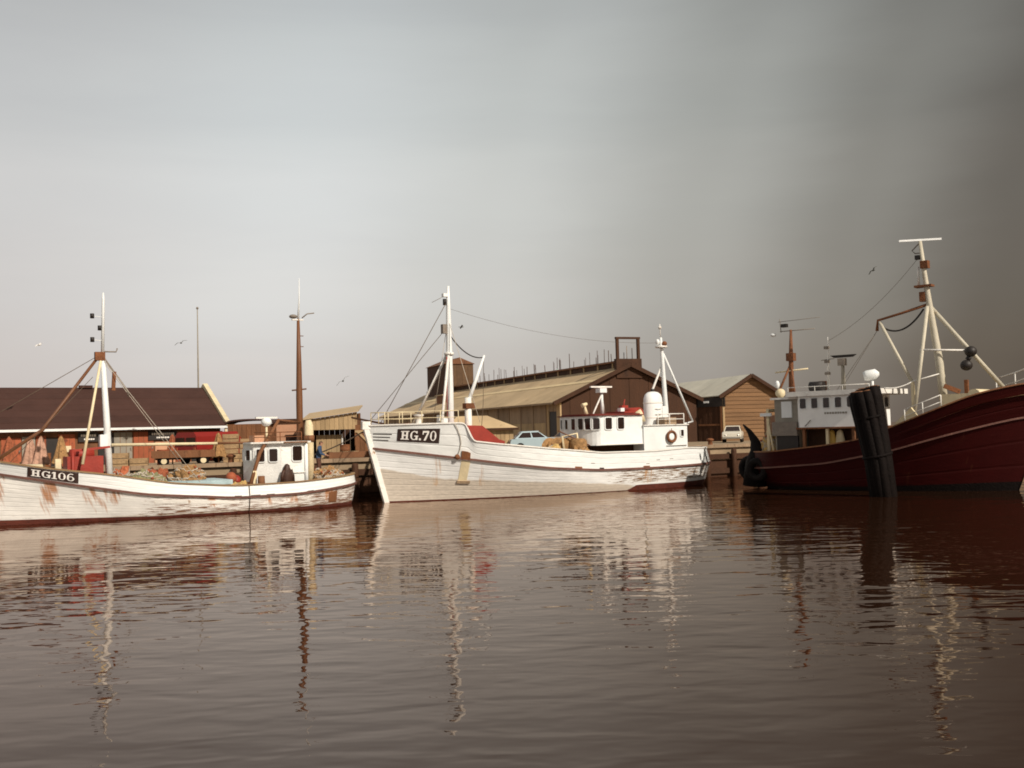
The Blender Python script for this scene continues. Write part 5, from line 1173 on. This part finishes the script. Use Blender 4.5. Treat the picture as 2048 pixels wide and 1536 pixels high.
stack(462,58,2,6,('beside the red van','before the tarred hut'),'fish boxes before the tarred hut')
stack(700,57.5,2,2,('beside the open shed','beside the brown boarded hut'),'fish boxes by the boarded hut',R(25))
stack(240,52,2,3,('before the grey door','beside the brown trailer'),'fish boxes before the grey door')
stack(30,50,3,2,('under the brown stay spar','between two other box stacks','beside the rusty drum'),'fish boxes before the end door')
def bollard(t, label):
    p = quay(t, .9, QZ); o = MB().lathe([(.26,0),(.26,.05),(.16,.09),(.14,.4),(.24,.47),(.24,.54),(.1,.6),(0,.61)], 16); o = o.build('quay_bollard', 'rust', None, loc=p); tag(o, label, 'bollard', 'iron bollards on the quay edge')
for t, lb_ in ((-25.0,'rusty iron bollard on the quay edge beside the brown boarded hut'),(-33,'rusty iron bollard on the quay edge behind the HG106 boat'),(-2.5,'rusty iron bollard on the quay edge between white stern and red trawler')): bollard(t, lb_)
def barrels():
    for px, Y, m_, lab in ((325,58,'orange','orange drum standing beside the brown trailer'),(90,55,'rust','rusty drum before the orange door of the long building'),(690,60,'rust','rusty drum standing between open shed and boarded hut')):
        p = at(px,900,Y); mb = MB().lathe([(0,0),(.29,0),(.30,.02),(.29,.05),(.29,.28),(.305,.30),(.29,.32),(.29,.58),(.305,.60),(.29,.62),(.29,.85),(.30,.88),(.27,.88),(.27,.86),(0,.86)], 20)
        o = mb.build('steel_drum', m_, None, loc=(p.x,p.y,QZ)); tag(o, lab, 'drum', 'drums on the quay')
barrels()
def edge_beams():
    for k, (t, off, a, lab) in enumerate(((-26.5,.5,5,'thick brown baulk of timber lying on the quay edge beside the boarded hut'),(-25.6,1.0,-8,'dark baulk of timber lying askew behind the quay edge beside the boarded hut'))):
        p = quay(t, off, QZ+.02+.0*k); o = MB().box(-1.6,1.6,-.17,.17,.18,.50).build('timber_baulk', 'brownwood' if k == 0 else 'darkwood', None, loc=(p.x,p.y,QZ), rotz=math.atan2(QU.y,QU.x)+R(a)); o.location.z = QZ-.0+(.03 if k == 0 else -.17); tag(o, lab, 'timber')
edge_beams()
def flag_pole():
    p = at(397,800,95); T = thing('flag_pole', 'thin pale grey flag pole rising behind the dark roof', 'pole', (p.x,p.y,QZ))
    MB().tube([(0,0,0),(0,0,8),(0,0,13.2)], [.09,.07,.045], 8).build('pole', 'greywall', T); MB().ball((0,0,13.3),.12,10,6).build('truck', 'steel', T)
flag_pole()

# ------------------------------------------------------------------ the man in blue on the HG106 after deck
def person():
    P_ = {'pel':(0,0,.92,.135),'sp':(.02,0,1.12,.15),'ch':(.06,0,1.32,.165),'nk':(.09,0,1.47,.065),'hd':(.13,0,1.60,.095),'ht':(.14,0,1.69,.08),
     'sl':(.06,.19,1.38,.075),'el':(.10,.27,1.12,.055),'wl':(.30,.20,1.02,.04),'hl':(.38,.17,1.01,.04),'sr':(.06,-.19,1.38,.075),'er':(.12,-.26,1.12,.055),'wr':(.32,-.18,1.05,.04),'hr':(.40,-.15,1.05,.04),
     'hpl':(0,.10,.86,.10),'kl':(.05,.12,.48,.075),'al':(-.02,.13,.09,.05),'tl':(.15,.15,.04,.045),'hpr':(0,-.10,.86,.10),'kr':(.02,-.12,.48,.075),'ar':(-.06,-.13,.09,.05),'tr':(.11,-.15,.04,.045)}
    Ed = [('pel','sp'),('sp','ch'),('ch','nk'),('nk','hd'),('hd','ht'),('ch','sl'),('sl','el'),('el','wl'),('wl','hl'),('ch','sr'),('sr','er'),('er','wr'),('wr','hr'),('pel','hpl'),('hpl','kl'),('kl','al'),('al','tl'),('pel','hpr'),('hpr','kr'),('kr','ar'),('ar','tr')]
    ks = list(P_); me = bpy.data.meshes.new('body'); me.from_pydata([P_[k][:3] for k in ks], [(ks.index(a),ks.index(b)) for a,b in Ed], [])
    o = bpy.data.objects.new('tmp', me); COL.objects.link(o); o.modifiers.new('s','SKIN'); sv = me.skin_vertices[0].data
    for i, k in enumerate(ks): sv[i].radius = (P_[k][3],)*2; sv[i].use_root = k == 'pel'
    m = o.modifiers.new('u','SUBSURF'); m.levels = 2; m.render_levels = 2
    dg = bpy.context.evaluated_depsgraph_get(); em = bpy.data.meshes.new_from_object(o.evaluated_get(dg)); bpy.data.objects.remove(o)
    em.materials.clear()
    for mm in ('bluecloth','browncloth','skin','hair','dark'): em.materials.append(M[mm])
    for f in em.polygons:
        c = f.center; z = c.z; f.use_smooth = True
        f.material_index = 1 if z < .9 else 0
        if z > 1.49: f.material_index = 2
        if z > 1.62 or (z > 1.53 and c.x < .10): f.material_index = 3
        if z < .12: f.material_index = 4
        if c.x > .34 and .9 < z < 1.15: f.material_index = 2
    T = thing('person', 'person in a blue jacket and brown trousers standing behind the HG106 wheelhouse', 'person')
    b = bpy.data.objects.new('body', em); COL.objects.link(b); b.parent = T
    MB().ball((.226,0,1.595),(.022,.016,.028),8,6).build('nose', 'skin', T)
    for s_ in (-1,1):
        MB().ball((.14,s_*.098,1.60),(.02,.012,.035),8,6).build('ear', 'skin', T); MB().ball((.212,s_*.036,1.63),(.014,.014,.01),8,6).build('eye', 'dark', T)
        for j in range(4):
            y = s_*.16+(-.033+.022*j); l_ = (.07,.085,.08,.06)[j]; MB().tube([(.40,y,1.03),(.40+l_*.6,y,1.02),(.40+l_,y,.985)], [.011,.010,.008], 6).build('finger', 'skin', T)
        MB().tube([(.36,s_*.125,1.03),(.40,s_*.105,1.045),(.43,s_*.11,1.04)], [.013,.012,.009], 6).build('thumb', 'skin', T)
    rest(T, T106, (1.0,.25,1.27), R(150))
person()

# ------------------------------------------------------------------ gulls
def gull(px, py, Y, rz, bank, k, label, mat):
    p = at(px,py,Y); T = thing('gull', label, 'gull', p, rz, 'gulls over the harbour')
    T.rotation_euler[0] = bank; T.scale = (k,k,k)
    b = MB(); b.lathe([(0,-.24),(.03,-.22),(.06,-.14),(.075,0),(.06,.12),(.035,.2),(.0,.22)], 12, axis='X'); b.build('body', mat, T); MB().ball((.24,0,.02),(.05,.04,.04),10,6).build('head', mat, T)
    MB().hexa([(-.22,-.03,-.005),(-.38,-.08,-.005),(-.38,.08,-.005),(-.22,.03,-.005)],[(-.22,-.03,.008),(-.38,-.08,.004),(-.38,.08,.004),(-.22,.03,.008)]).build('tail', mat, T)
    for s_ in (-1,1):
        pts = [((.10,-.09),.0,0),((.14,-.06),.28,.13),((.05,-.08),.62,.02)]; mb = MB(); sec = []
        for (a, c), y, z in pts: sec.append([(a,s_*y,z+.008),(c,s_*y,z+.008),(c,s_*y,z-.006),(a,s_*y,z-.008)])
        for u, v in zip(sec, sec[1:]): mb.hexa(u, v)
        mb.build('wing', mat, T)
gull(686,762,52,R(-75),R(38),.62,'dark gull banking above the open shed','gullgrey')
gull(362,686,60,R(-80),R(22),.6,'dark gull gliding above the dark felt roof','gullgrey')
gull(78,690,60,R(-10),R(20),.55,'white gull flying above the dark felt roof','gullwhite')
gull(1746,541,60,R(-70),R(42),.6,'grey gull beside the trawler mast','gullgrey')
gull(923,654,58,R(15),R(-15),.45,'small dark gull beside the white HG.70 mast','gullgrey')
